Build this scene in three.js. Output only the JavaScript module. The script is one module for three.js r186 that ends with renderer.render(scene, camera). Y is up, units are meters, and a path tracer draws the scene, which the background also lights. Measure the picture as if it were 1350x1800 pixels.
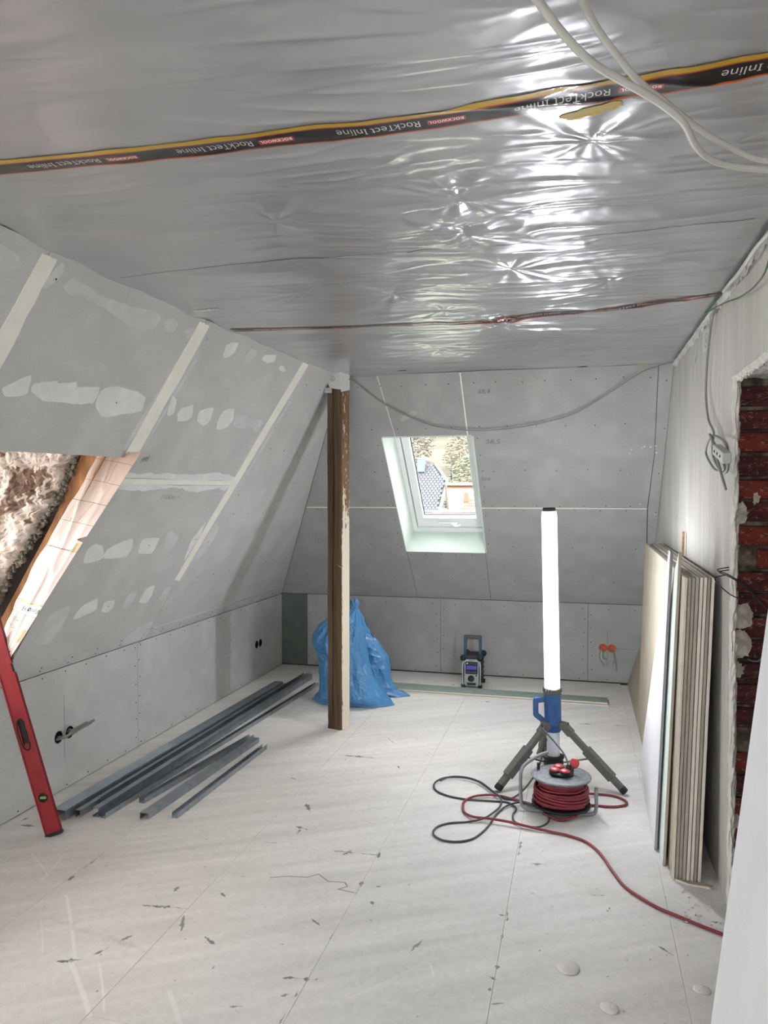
import * as THREE from 'three';
import { RoundedBoxGeometry } from 'three/addons/geometries/RoundedBoxGeometry.js';
import { mergeGeometries } from 'three/addons/utils/BufferGeometryUtils.js';
import { TessellateModifier } from 'three/addons/modifiers/TessellateModifier.js';
import { SimplexNoise } from 'three/addons/math/SimplexNoise.js';
import { RectAreaLightUniformsLib } from 'three/addons/lights/RectAreaLightUniformsLib.js';

// ---------------------------------------------------------------- camera, sky, lights, exposure
RectAreaLightUniformsLib.init();
const scene = new THREE.Scene();
const camera = new THREE.PerspectiveCamera(67.31, 1350 / 1800, 0.05, 900);
camera.position.set(0, 1.64, 0);
camera.rotation.order = 'YXZ';
camera.rotation.set(THREE.MathUtils.degToRad(-1.42), THREE.MathUtils.degToRad(14.3), 0);
const renderer = new THREE.WebGLRenderer({ antialias: true });
renderer.toneMapping = THREE.LinearToneMapping;
renderer.toneMappingExposure = 1.0;
renderer.shadowMap.enabled = true;
scene.background = new THREE.Color().setRGB(13.0, 13.05, 13.2);      // even overcast sky
const LAMP = 57;                                                  // luminance of the tower lamp's tube

// ---------------------------------------------------------------- helpers
let seed = 12345;
const rnd = () => { seed = (seed * 1664525 + 1013904223) >>> 0; return seed / 4294967296; };
const rr = (a, b) => a + (b - a) * rnd();
const sn = new SimplexNoise({ random: rnd });
const n2 = (x, y) => sn.noise(x, y), n3 = (x, y, z) => sn.noise3d(x, y, z);
const V = (x, y, z) => new THREE.Vector3(x, y, z);
const clamp = THREE.MathUtils.clamp, lerp = THREE.MathUtils.lerp, smooth = THREE.MathUtils.smoothstep;
const used = new Map();
function numbered(n) { const k = used.get(n) ?? 0; used.set(n, k + 1); return k ? n + '_' + String(k).padStart(3, '0') : n; }
function mesh(name, geo, mat, parent = scene) {
  const m = new THREE.Mesh(Array.isArray(geo) ? (geo.length > 1 ? mergeGeometries(geo.map(plain)) : geo[0]) : geo, mat);
  m.name = parent === scene ? numbered(name) : name; m.castShadow = m.receiveShadow = true; parent.add(m); return m;
}
function plain(g) {                                    // same attributes for merging
  let h = g.index ? g.toNonIndexed() : g;
  for (const k of Object.keys(h.attributes)) if (!['position', 'normal', 'uv'].includes(k)) h.deleteAttribute(k);
  if (!h.attributes.normal) h.computeVertexNormals();
  if (!h.attributes.uv) h.setAttribute('uv', new THREE.Float32BufferAttribute(new Float32Array(h.attributes.position.count * 2), 2));
  return h;
}
function number(parent) { const c = new Map(); for (const k of parent.children) { const n = c.get(k.name) ?? 0; c.set(k.name, n + 1); if (n) k.name += '_' + String(n).padStart(3, '0'); number(k); } }
function tag(o, label, category, group, kind) { Object.assign(o.userData, { label, category }); if (group) o.userData.group = group; if (kind) o.userData.kind = kind; return o; }
function thing(name, label, category, pos = [0, 0, 0], turn = 0, group) {
  const g = new THREE.Group(); g.name = numbered(name); g.position.set(...pos); g.rotation.y = turn; scene.add(g); return tag(g, label, category, group);
}
function struct(name) { const g = new THREE.Group(); g.name = numbered(name); g.userData.kind = 'structure'; scene.add(g); return g; }
function stuff(m) { m.userData.kind = 'stuff'; return m; }
const box = (w, h, d, x = 0, y = 0, z = 0) => new THREE.BoxGeometry(w, h, d).translate(x, y, z);
const rbox = (w, h, d, r, x = 0, y = 0, z = 0) => new RoundedBoxGeometry(w, h, d, 2, Math.min(r, w / 2.01, h / 2.01, d / 2.01)).translate(x, y, z);
const cyl = (r0, r1, h, x = 0, y = 0, z = 0, s = 24) => new THREE.CylinderGeometry(r1, r0, h, s).translate(x, y, z);
const lathe = (pts, s = 36) => new THREE.LatheGeometry(pts.map(p => new THREE.Vector2(p[0], p[1])), s);
function tube(pts, r, seg = 12, rs = 8, closed = false) {
  const c = new THREE.CatmullRomCurve3(pts.map(p => V(...p)), closed, 'centripetal');
  const g = [new THREE.TubeGeometry(c, pts.length * seg, r, rs, closed)];
  if (!closed) for (const e of [0, 1]) g.push(new THREE.SphereGeometry(r, rs, 6).translate(...c.getPoint(e).toArray()));
  return mergeGeometries(g.map(plain));
}
function bar(p0, p1, w, h, r = 0.003) {                 // box from p0 to p1, w across, h thick
  const a = V(...p0), b = V(...p1), L = a.distanceTo(b), z = b.clone().sub(a).normalize();
  const x = new THREE.Vector3().crossVectors(V(0, 1, 0), z).normalize(), y = new THREE.Vector3().crossVectors(z, x);
  return rbox(w, h, L, r).applyMatrix4(new THREE.Matrix4().makeBasis(x, y, z).setPosition(a.add(b).multiplyScalar(0.5)));
}
function warp(g, fn) {
  const p = g.attributes.position;
  for (let i = 0; i < p.count; i++) { const v = fn(p.getX(i), p.getY(i), p.getZ(i)); p.setXYZ(i, v.x, v.y, v.z); }
  g.computeVertexNormals(); return g;
}
function slab(poly, d0, d1, fn, { holes = [], bevel = 0, fine = 0 } = {}) {   // a board: outline in metres on a surface, from depth d0 to d1
  const s = new THREE.Shape(poly.map(p => new THREE.Vector2(...p)));
  for (const h of holes) s.holes.push(new THREE.Path(h.map(p => new THREE.Vector2(...p))));
  const g = new THREE.ExtrudeGeometry(s, { depth: d1 - d0 - 2 * bevel, steps: 1, bevelEnabled: bevel > 0, bevelSize: bevel, bevelThickness: bevel, bevelOffset: -bevel, bevelSegments: 1, curveSegments: 6 });
  g.translate(0, 0, d0 + bevel);
  if (fine) { const t = new TessellateModifier(fine, 9); return warp(t.modify(g), fn); }
  return fn ? warp(g, fn) : g;
}
function grid(nu, nv, fn, uvfn = (u, v) => [u, v]) {    // surface of nu x nv cells
  const P = [], U = [], I = [];
  for (let j = 0; j <= nv; j++) for (let i = 0; i <= nu; i++) { const p = fn(i / nu, j / nv); P.push(p.x, p.y, p.z); U.push(...uvfn(i / nu, j / nv)); }
  for (let j = 0; j < nv; j++) for (let i = 0; i < nu; i++) { const a = j * (nu + 1) + i, b = a + 1, c = a + nu + 1, d = c + 1; I.push(a, b, d, a, d, c); }
  const g = new THREE.BufferGeometry();
  g.setAttribute('position', new THREE.Float32BufferAttribute(P, 3)); g.setAttribute('uv', new THREE.Float32BufferAttribute(U, 2)); g.setIndex(I); g.computeVertexNormals(); return g;
}
const rect = (x0, y0, x1, y1) => [[x0, y0], [x1, y0], [x1, y1], [x0, y1]];

// ---------------------------------------------------------------- textures
function hash(x, y) { let h = (x * 374761393 + y * 668265263) | 0; h = Math.imul(h ^ (h >>> 13), 1274126177); return ((h ^ (h >>> 16)) >>> 0) / 4294967296; }
function vn(x, y, p, q = p) {                           // value noise, period p by q cells
  const xi = Math.floor(x), yi = Math.floor(y), fx = x - xi, fy = y - yi, m = (a, n = p) => ((a % n) + n) % n;
  const s = fx * fx * (3 - 2 * fx), t = fy * fy * (3 - 2 * fy);
  return lerp(lerp(hash(m(xi), m(yi, q)), hash(m(xi + 1), m(yi, q)), s), lerp(hash(m(xi), m(yi + 1, q)), hash(m(xi + 1), m(yi + 1, q)), s), t);
}
function dtex(w, h, fn, rep = [1, 1], srgb = true) {
  const d = new Uint8Array(w * h * 4);
  for (let y = 0; y < h; y++) for (let x = 0; x < w; x++) { const c = fn(x / w, y / h), o = (y * w + x) * 4; d[o] = clamp(c[0], 0, 255); d[o + 1] = clamp(c[1], 0, 255); d[o + 2] = clamp(c[2], 0, 255); d[o + 3] = 255; }
  const t = new THREE.DataTexture(d, w, h); t.wrapS = t.wrapT = THREE.RepeatWrapping; t.magFilter = t.minFilter = THREE.LinearFilter; t.repeat.set(...rep); if (srgb) t.colorSpace = THREE.SRGBColorSpace; t.needsUpdate = true; return t;
}
function ctex(w, h, draw, rep = [1, 1]) {
  const c = document.createElement('canvas'); c.width = w; c.height = h; draw(c.getContext('2d'), w, h);
  const t = new THREE.CanvasTexture(c); t.wrapS = t.wrapT = THREE.RepeatWrapping; t.magFilter = THREE.LinearFilter; t.repeat.set(...rep); t.colorSpace = THREE.SRGBColorSpace; return t;
}
const std = (o) => new THREE.MeshStandardMaterial(o), phy = (o) => new THREE.MeshPhysicalMaterial(o);
const fibre = (r, g, b, amp, size = 0.8) => dtex(512, 512, (u, v) => {
  const a = vn(u * 8, v * 8, 8) - 0.5, c = vn(u * 40, v * 160, 40) - 0.5, f = vn(u * 256, v * 256, 256) - 0.5, s = vn(u * 128, v * 128, 128) > 0.93 ? -10 : 0;
  const k = a * amp + c * amp * 0.35 + f * amp * 0.9 + s * amp / 20; return [r + k, g + k, b + k * 0.95];
}, [1 / size, 1 / size]);
const M = {
  board: std({ map: fibre(189, 189, 186, 11), roughness: 0.93 }),
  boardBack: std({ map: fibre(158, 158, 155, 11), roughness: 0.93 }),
  core: std({ color: 0xd2cdc2, roughness: 0.95 }),
  dark: std({ color: 0x3a3733, roughness: 0.95 }),
  filler: std({ map: fibre(220, 221, 217, 12, 0.35), roughness: 0.85 }),
  fillerFaint: std({ map: fibre(199, 200, 197, 10, 0.35), roughness: 0.88 }),
  paperTape: std({ map: fibre(233, 230, 218, 7, 0.4), roughness: 0.9 }),
  green: std({ map: fibre(208, 219, 211, 8), roughness: 0.9 }),
  darkGreen: std({ map: fibre(90, 99, 92, 10), roughness: 0.8 }),
  beige: std({ map: fibre(164, 154, 136, 9, 0.6), roughness: 0.9 }),
  edge: std({ map: fibre(172, 162, 148, 3, 0.2), roughness: 0.95 }),
  edge2: std({ map: fibre(212, 204, 190, 3, 0.2), roughness: 0.95 }),
  greenStrip: std({ map: fibre(140, 155, 144, 16, 0.5), roughness: 0.9 }),
  white: std({ map: fibre(210, 210, 211, 6), roughness: 0.8 }),
  screw: std({ color: 0x1a1a1a, roughness: 0.5, metalness: 0.4 }),
  hole: std({ color: 0x0c0b0a, roughness: 0.95 }),
  cableGrey: std({ color: 0x868580, roughness: 0.5 }),
  cableWhite: std({ color: 0xc9c7c0, roughness: 0.42 }),
  cableBlack: std({ color: 0x3c3f42, roughness: 0.55 }),
  black: std({ color: 0x161719, roughness: 0.55 }),
  blackDust: std({ map: fibre(96, 96, 92, 34, 0.12), roughness: 0.7 }),
  red: std({ map: fibre(146, 24, 32, 12, 0.3), roughness: 0.35 }),
  redCable: std({ map: fibre(126, 40, 48, 26, 0.08), roughness: 0.55 }),
  blue: std({ map: fibre(36, 84, 140, 12, 0.2), roughness: 0.45 }),
  steel: std({ map: fibre(164, 171, 178, 24, 0.3), roughness: 0.34, metalness: 0.88 }),
  pvc: std({ color: 0xf0f2f1, roughness: 0.3 }),
};
M.plaster = std({ map: dtex(512, 512, (u, v) => { const a = vn(u * 5, v * 3, 5, 3) - 0.5, b = vn(u * 40, v * 6, 40, 6) - 0.5, f = vn(u * 200, v * 200, 200) - 0.5, k = a * 14 + b * 16 + f * 8; return [186 + k, 182 + k, 175 + k]; }, [1 / 1.7, 1 / 1.7]), roughness: 0.92 });
function wood(c0, c1, sc = 1) {
  return dtex(256, 512, (u, v) => {
    const g = vn(u * 24 + 2 * vn(u * 3, v * 4, 3, 4), v * 3, 24, 3), f = vn(u * 100, v * 12, 100, 12), k = vn(u * 4, v * 5, 4, 5), s = clamp(g * 0.55 + f * 0.3 + k * 0.35 - 0.1, 0, 1);
    return [lerp(c0[0], c1[0], s), lerp(c0[1], c1[1], s), lerp(c0[2], c1[2], s)];
  }, [sc, sc]);
}

// ---------------------------------------------------------------- surfaces of the room (outline s, t and depth d into the room)
const CEIL = 2.47, XL = -2.755, ZB = -6.86, XR = 0.575, AB = [1.785 / 2.4376, 1.66 / 2.4376];
const topX = s => s <= 3.3 ? -1.735 : s >= 5.2 ? -1.63 : -1.735 + (s - 3.3) / 1.9 * 0.105;
const Ls = (s, u, d) => { const b = topX(s) - XL, l = Math.hypot(b, 1.79); return V(XL + b * u / 2.08 + 1.79 / l * d, 0.68 + 1.79 * u / 2.08 - b / l * d, -s); };
const Lk = (s, t, d) => V(XL + d, t, -s);
const Bk = (x, t, d) => V(x, t, ZB + d);
const Bs = (x, u, d) => V(x, 0.685 + AB[0] * u - AB[1] * d, ZB + AB[1] * u + AB[0] * d);
const Rw = (z, t, d) => V(XR - d, t, z);
const Fl = (x, t, d) => V(x, d, -t);
const hipS = u => 6.86 - 0.8006 * u, hipX = ub => -2.755 + 1.125 * ub / 2.4457;

// ---------------------------------------------------------------- floor
const floorMap = ctex(2048, 2048, (g, W) => {
  const k = W / 5, X = x => (x + 2.8) * k, Z = z => (z + 6.9) * k;               // 5 m square, canvas y grows towards the camera
  const im = g.createImageData(W, W), D = im.data;
  for (let y = 0; y < W; y++) for (let x = 0; x < W; x++) {
    const wx = x / k, wz = y / k, o = (y * W + x) * 4;
    const a = vn(wx * 1.3, wz * 1.3, 64) - 0.5, st = vn((wx * 0.6 + wz) * 9, (wx - wz * 0.5) * 1.1 + 40, 512) - 0.5, sm = vn((wx + wz * 1.7) * 16, (wx * 1.2 - wz) * 2.2 + 90, 512) - 0.5, f = hash(x, y) - 0.5, c = vn(wx * 60, wz * 60, 512) - 0.5;
    const q = a * 22 + st * 11 + sm * 12 + f * 9 + c * 8, pk = (vn(wx * 0.9 + 7, wz * 0.9, 64) - 0.5) * 10;
    D[o] = 220 + q + pk * 0.5; D[o + 1] = 216 + q; D[o + 2] = 210 + q - pk * 0.6; D[o + 3] = 255;
  }
  g.putImageData(im, 0, 0);
  let sd = 7; const R = () => { sd = (sd * 16807) % 2147483647; return sd / 2147483647; };
  const blotch = (x0, z0, x1, z1, w) => {
    const l = Math.hypot(x1 - x0, z1 - z0) + 0.012, a = Math.atan2(z1 - z0, x1 - x0), n = Math.max(7, l * 160 | 0), mx = (x0 + x1) / 2, mz = (z0 + z1) / 2, up = [], lo = [];
    for (let i = 0; i <= n; i++) { const t = i / n, e = Math.pow(Math.sin(Math.PI * clamp(t, 0.02, 0.98)), 0.6), wob = (R() - 0.5) * 0.004, k1 = vn(t * l * 45 + x0 * 77, z0 * 31, 512), hw = w * e * (k1 > 0.3 ? k1 * k1 * 1.5 : 0.06), px = (t - 0.5) * l; up.push([px, wob + hw * (0.3 + R() * 0.6)]); lo.unshift([px, wob - hw * (0.3 + R() * 0.6)]); }
    g.fillStyle = `rgba(74,74,73,${0.5 + R() * 0.2})`; g.beginPath(); [...up, ...lo].forEach(([p, q], i) => { const X1 = X(mx + p * Math.cos(a) - q * Math.sin(a)), Z1 = Z(mz + p * Math.sin(a) + q * Math.cos(a)); i ? g.lineTo(X1, Z1) : g.moveTo(X1, Z1); }); g.fill();
  };
  const smear = (x0, z0, x1, z1, w, al, col = '78,78,76') => {
    const n = Math.max(3, Math.hypot(x1 - x0, z1 - z0) * 60 | 0);
    for (let i = 0; i <= n; i++) {
      const t = i / n, bl = 0.35 + 0.65 * Math.abs(Math.sin(t * 7 + x0 * 31 + z0 * 17)), px = X(x0 + (x1 - x0) * t), pz = Z(z0 + (z1 - z0) * t);
      for (let j = 0; j < 3; j++) { g.fillStyle = `rgba(${col},${al * (0.35 + R() * 0.65)})`; g.beginPath(); g.ellipse(px + (R() - 0.5) * w * k * bl, pz + (R() - 0.5) * w * k * bl, w * k * bl * (0.2 + R() * 0.5), w * k * bl * (0.2 + R() * 0.4), R() * 3, 0, 7); g.fill(); }
    }
  };
  const S = [
    [-2.70, -3.23, -2.69, -3.29], [-2.66, -3.20, -2.57, -3.21], [-2.09, -2.89, -2.09, -2.98], [-2.09, -2.79, -2.09, -2.82], [-1.67, -2.69, -1.50, -2.71], [-1.44, -2.57, -1.48, -2.66], [-1.63, -2.44, -1.60, -2.49], [-1.76, -2.29, -1.68, -2.32],
    [-1.66, -2.36, -1.64, -2.40], [-1.64, -2.35, -1.64, -2.36], [-1.33, -2.55, -1.28, -2.52], [-1.07, -2.22, -1.04, -2.23], [-1.05, -2.21, -1.03, -2.20], [-1.22, -2.39, -1.22, -2.40], [-1.41, -2.85, -1.39, -2.83], [-1.59, -3.04, -1.56, -3.04],
    [-1.39, -3.00, -1.36, -3.00], [-1.61, -2.85, -1.61, -2.82], [-1.09, -3.32, -0.88, -3.33], [-1.03, -3.29, -1.01, -3.34], [-1.39, -3.79, -1.34, -3.71], [-1.34, -3.52, -1.28, -3.50], [-1.31, -3.45, -1.31, -3.49],
    [-1.45, -3.32, -1.37, -3.33], [-0.87, -3.31, -0.88, -3.38], [-0.88, -3.05, -0.88, -3.08], [-0.88, -2.99, -0.88, -3.01], [-1.23, -4.95, -1.17, -4.86], [-1.05, -4.46, -1.03, -4.42], [-0.80, -2.94, -0.79, -2.92], [-0.88, -2.66, -0.88, -2.68],
    [-0.86, -2.48, -0.85, -2.48], [-0.96, -2.40, -0.91, -2.41], [-0.89, -2.19, -0.89, -2.24], [-0.93, -2.31, -0.92, -2.32], [-0.58, -2.65, -0.55, -2.73], [-0.99, -2.76, -0.95, -2.73], [-0.89, -2.41, -0.88, -2.41], [-0.89, -2.32, -0.89, -2.35],
    [-0.81, -3.06, -0.80, -3.06], [-0.29, -2.97, -0.26, -2.97], [-0.27, -3.02, -0.26, -2.94], [-0.27, -2.77, -0.27, -2.84], [-0.29, -2.58, -0.27, -2.57], [-0.27, -2.61, -0.27, -2.64], [-0.28, -2.51, -0.28, -2.51],
    [0.29, -2.90, 0.33, -2.86], [0.06, -3.21, 0.10, -3.22], [-0.26, -3.49, -0.26, -3.62], [-0.20, -3.42, -0.14, -3.43], [-0.26, -2.44, -0.23, -2.45], [0.49, -3.12, 0.53, -3.12], [-1.45, -4.56, -1.2, -4.56], [-0.95, -4.57, -0.9, -4.57], [-1.6, -4.12, -1.53, -4.09],
    [-0.75, -6.0, -0.68, -6.02], [0.0, -5.6, 0.14, -5.62], [0.24, -5.62, 0.33, -5.63], [-1.05, -6.5, -1.03, -6.47]];
  for (const s of S) blotch(...s, 0.011 + 0.009 * R());
  for (let i = 0; i < 520; i++) { const x = -2.7 + R() * 3.2, z = -6.8 + R() * 4.9, r = (0.0008 + R() * R() * 0.0035) * k; g.fillStyle = `rgba(70,66,62,${0.25 + R() * 0.45})`; g.beginPath(); g.ellipse(X(x), Z(z), r * 1.6, r * 0.8, R() * 3, 0, 7); g.fill(); }
  for (let i = 0; i < 130; i++) smear(-2.7 + R() * 3.2, -6.8 + R() * 4.9, -2.7 + R() * 3.2, -6.8 + R() * 4.9, 0, 0);
  g.lineCap = 'round';
  const scratch = (x0, z0, x1, z1, w, a, col = '245,243,238') => { g.strokeStyle = `rgba(${col},${a})`; g.lineWidth = w * k; g.beginPath(); g.moveTo(X(x0), Z(z0)); g.quadraticCurveTo(X((x0 + x1) / 2 + 0.01), Z((z0 + z1) / 2), X(x1), Z(z1)); g.stroke(); };
  for (const s of [[-2.02, -2.68, -1.7, -2.3, 0.012, 0.5], [-1.72, -2.3, -1.48, -2.07, 0.016, 0.55], [-1.62, -2.32, -1.45, -2.1, 0.008, 0.5], [-1.3, -2.24, -1.12, -2.02, 0.016, 0.4], [-2.4, -2.95, -2.2, -2.8, 0.006, 0.4], [-2.25, -2.95, -2.2, -2.75, 0.008, 0.3], [-2.0, -2.5, -1.85, -2.32, 0.006, 0.35], [-0.5, -2.6, -0.47, -2.52, 0.004, 0.5]]) scratch(...s);
  for (let i = 0; i < 60; i++) { const x = -2.6 + R() * 3.1, z = -6.7 + R() * 4.7, a = R() * 0.6 + 0.3, l = 0.05 + R() * 0.35; scratch(x, z, x + Math.cos(a) * l, z - Math.sin(a) * l, 0.004 + R() * 0.03, 0.04 + R() * 0.09); }
  smear(-1.98, -2.52, -1.5, -2.42, 0.03, 0.06, '150,125,80'); smear(0.0, -3.3, 0.2, -3.2, 0.12, 0.03, '150,130,100');
  g.strokeStyle = 'rgba(60,55,52,0.55)'; g.lineWidth = 2; g.beginPath();                                // a loose hair line
  [[-1.27, -3.02], [-1.2, -3.05], [-1.12, -3.06], [-1.08, -3.1], [-1.02, -3.05], [-0.95, -3.06], [-0.93, -3.03], [-0.96, -3.0], [-0.89, -2.99]].forEach((p, i) => i ? g.lineTo(X(p[0]), Z(p[1])) : g.moveTo(X(p[0]), Z(p[1]))); g.stroke();
}, [0.2, 0.2]);
floorMap.offset.set(2.8 / 5, -1.9 / 5);
const floorMat = std({ map: floorMap, roughness: 0.72, bumpMap: dtex(256, 256, (u, v) => { const k = 128 + 90 * (vn(u * 64, v * 64, 64) - 0.5) + 60 * (vn(u * 16, v * 16, 16) - 0.5); return [k, k, k]; }, [1.6, 1.6], false), bumpScale: 0.0012 });
const floor = struct('floor');
mesh('subfloor', box(6.6, 0.2, 10.6, -1.0, -0.121, -1.9), M.dark, floor);
{
  const cols = [[-2.76, -2.101, 3.21], [-2.099, -1.491, 2.70], [-1.489, -0.881, 3.32], [-0.879, -0.271, 2.98], [-0.269, 0.344, 3.43], [0.346, 0.90, 3.08]];
  for (const [x0, x1, j] of cols) for (let k = -5; k < 5; k++) {
    const a = Math.max(-3.1, j + k * 1.25 + 0.0004), b = Math.min(6.87, j + (k + 1) * 1.25 - 0.0004);
    if (b - a > 0.05) mesh('floor_board', slab(rect(x0 - 0.0004, a, x1 + 0.0004, b), -0.02, 0, Fl, { bevel: 0.0006 }), floorMat, floor);
  }
}

// ---------------------------------------------------------------- left knee wall, left slope
const screwG = new THREE.CylinderGeometry(0.0042, 0.0042, 0.0012, 8).rotateX(Math.PI / 2);
function screws(list, fn, parent) { stuff(mesh('screw_heads', list.map(([s, t]) => warp(screwG.clone().translate(s + rr(-0.01, 0.01), t + rr(-0.006, 0.006), 0.0006), fn)), M.screw, parent)); }
function rowsH(out, t, a, b, step, keep = () => true) { for (let s = a; s <= b; s += step) if (keep(s, t)) out.push([s, t]); }
const wallLeft = struct('wall_left');
mesh('wall_core', slab(rect(-3.2, -0.1, 7.1, 0.672), -0.16, -0.0128, Lk), M.dark, wallLeft);
const kb = [-3.1, -1.85, -0.55, 0.7, 1.9, 3.06, 4.383, 5.733, 6.86];
for (let i = 0; i + 1 < kb.length; i++) {
  const holes = [];
  const ring = (s, t) => Array.from({ length: 14 }, (_, k) => [s + 0.034 * Math.cos(-k / 14 * 6.2832), t + 0.034 * Math.sin(-k / 14 * 6.2832)]);
  if (i === 5) holes.push(ring(3.605, 0.304), ring(3.70, 0.304));
  if (i === 7) holes.push(ring(6.265, 0.303), ring(6.345, 0.303));
  mesh('plasterboard', slab(rect(kb[i] + 0.0015, 0.004, kb[i + 1] - 0.0015, 0.678), -0.0125, 0, Lk, { holes, bevel: 0.001 }), M.board, wallLeft);
}
{
  const o = []; for (const j of [3.06, 4.383, 5.733]) for (let t = 0.07; t < 0.65; t += 0.115) { o.push([j - 0.02, t], [j + 0.02, t + 0.03]); }
  rowsH(o, 0.655, 2.9, 6.8, 0.19); rowsH(o, 0.025, 2.9, 6.8, 0.19); screws(o, Lk, wallLeft);
}
function pencil(text, w, h, s, t, fn, parent, rot = 0, font = 'italic 70px serif') {
  const tex = ctex(256, 128, (g) => { g.clearRect(0, 0, 256, 128); g.fillStyle = 'rgba(80,80,82,0.6)'; g.font = font; g.textAlign = 'center'; g.textBaseline = 'middle'; g.translate(128, 64); g.rotate(rot); g.fillText(text, 0, 0); });
  mesh('pencil_mark', grid(4, 2, (u, v) => fn(s + (u - 0.5) * w, t + (v - 0.5) * h, 0.0012)), std({ map: tex, transparent: true, roughness: 1 }), parent);
}
const line = (x0, y0, x1, y1, w) => { const l = Math.hypot(x1 - x0, y1 - y0), a = -(y1 - y0) / l * w, b = (x1 - x0) / l * w; return [[x0 - a, y0 - b], [x1 - a, y1 - b], [x1 + a, y1 + b], [x0 + a, y0 + b]]; };
const pencilMat = std({ color: 0x6c6c6b, roughness: 1 });
mesh('pencil_line', slab(line(3.653, 0.17, 3.653, 0.52, 0.0012), 0.0002, 0.0006, Lk), pencilMat, wallLeft);

const slopeL = struct('roof_slope_left');
mesh('slope_core', [[-3.2, -0.1, 1.0], [1.0, 1.31, 3.31], [3.31, -0.1, 4.3], [4.3, -0.1, 5.2], [5.2, -0.1, 7.1]].map(([a, u, b]) => slab(rect(a, u, b, 2.2), -0.2, -0.02, Ls, { fine: 0.3 })), M.dark, slopeL);
const hipP = [hipS(2.075) - 0.004, 2.075];
const boardsL = [
  [[-3.1, 0.003], [0.995, 0.003], [0.995, 1.297], [0.995, 2.075], [-3.1, 2.075]],
  [[1.0, 1.300], [2.245, 1.297], [2.262, 2.075], [1.0, 2.075]],
  [[2.249, 1.297], [3.279, 1.312], [3.372, 2.075], [2.266, 2.075]],
  [[3.287, 1.184], [4.508, 1.190], [4.556, 2.075], [3.376, 2.075], [3.284, 1.312]],
  [[3.155, 0.003], [4.455, 0.003], [4.506, 1.187], [3.286, 1.180], [3.22, 0.74], [3.18, 0.39]],
  [[4.46, 0.087], [6.786, 0.087], hipP, [4.56, 2.075]],
  [[4.458, 0.003], [6.85, 0.003], [6.79, 0.083], [4.459, 0.083]],
];
for (const b of boardsL) mesh('plasterboard', slab(b, -0.0125, 0, Ls, { bevel: 0.001, fine: 0.11 }), M.board, slopeL);
const tapes = [[[2.23, 2.05], [2.19, 1.6], [2.16, 1.3], [2.27, 1.3], [2.28, 1.65], [2.305, 2.05]], [[3.325, 2.06], [3.255, 1.335], [3.35, 1.315], [3.42, 2.05]], [[4.53, 2.06], [4.425, 0.47], [4.50, 0.45], [4.625, 2.06]]];
for (const t of tapes) mesh('joint_tape', slab(wobble(t, 0.004, 7), 0, 0.0014, Ls), M.paperTape, slopeL);
function wobble(p, a, n) {                              // a ragged outline
  const o = []; for (let i = 0; i < p.length; i++) { const q = p[(i + 1) % p.length]; for (let k = 0; k < n; k++) { const t = k / n; o.push([lerp(p[i][0], q[0], t) + rr(-a, a), lerp(p[i][1], q[1], t) + rr(-a, a)]); } } return o;
}
const rounded = (p, a) => {                             // a patch left by the filling knife
  const c = new THREE.CatmullRomCurve3(p.map(q => V(q[0], q[1], 0)), true, 'catmullrom', 0.28); return c.getPoints(p.length * 5).slice(0, -1).map(q => [q.x + rr(-a, a), q.y + rr(-a, a)]);
};
const faint = [
  [[2.39, 1.97], [2.42, 2.01], [2.54, 2.00], [2.52, 1.97], [2.44, 1.95]], [[2.53, 1.96], [2.53, 2.00], [2.60, 1.99], [2.83, 2.00], [2.97, 2.02], [3.02, 2.00], [3.02, 1.96], [2.95, 1.92], [2.82, 1.92], [2.66, 1.95]],
  [[3.05, 1.99], [3.11, 2.02], [3.17, 2.01], [3.16, 1.96], [3.09, 1.96]], [[3.25, 1.99], [3.31, 2.02], [3.32, 1.97], [3.29, 1.96]], [[2.30, 1.97], [2.33, 2.04], [2.35, 2.04], [2.36, 2.00], [2.31, 1.93]], [[2.02, 2.02], [2.14, 2.01], [2.17, 1.98], [2.13, 1.95], [2.04, 1.94]],
  [[3.22, 1.4], [3.24, 1.36], [3.31, 1.75], [3.29, 1.76]], [[3.4, 1.5], [3.37, 1.4], [3.43, 1.85], [3.45, 1.86]], [[4.6, 1.2], [4.63, 1.3], [4.67, 1.75], [4.64, 1.78]]];
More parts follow.
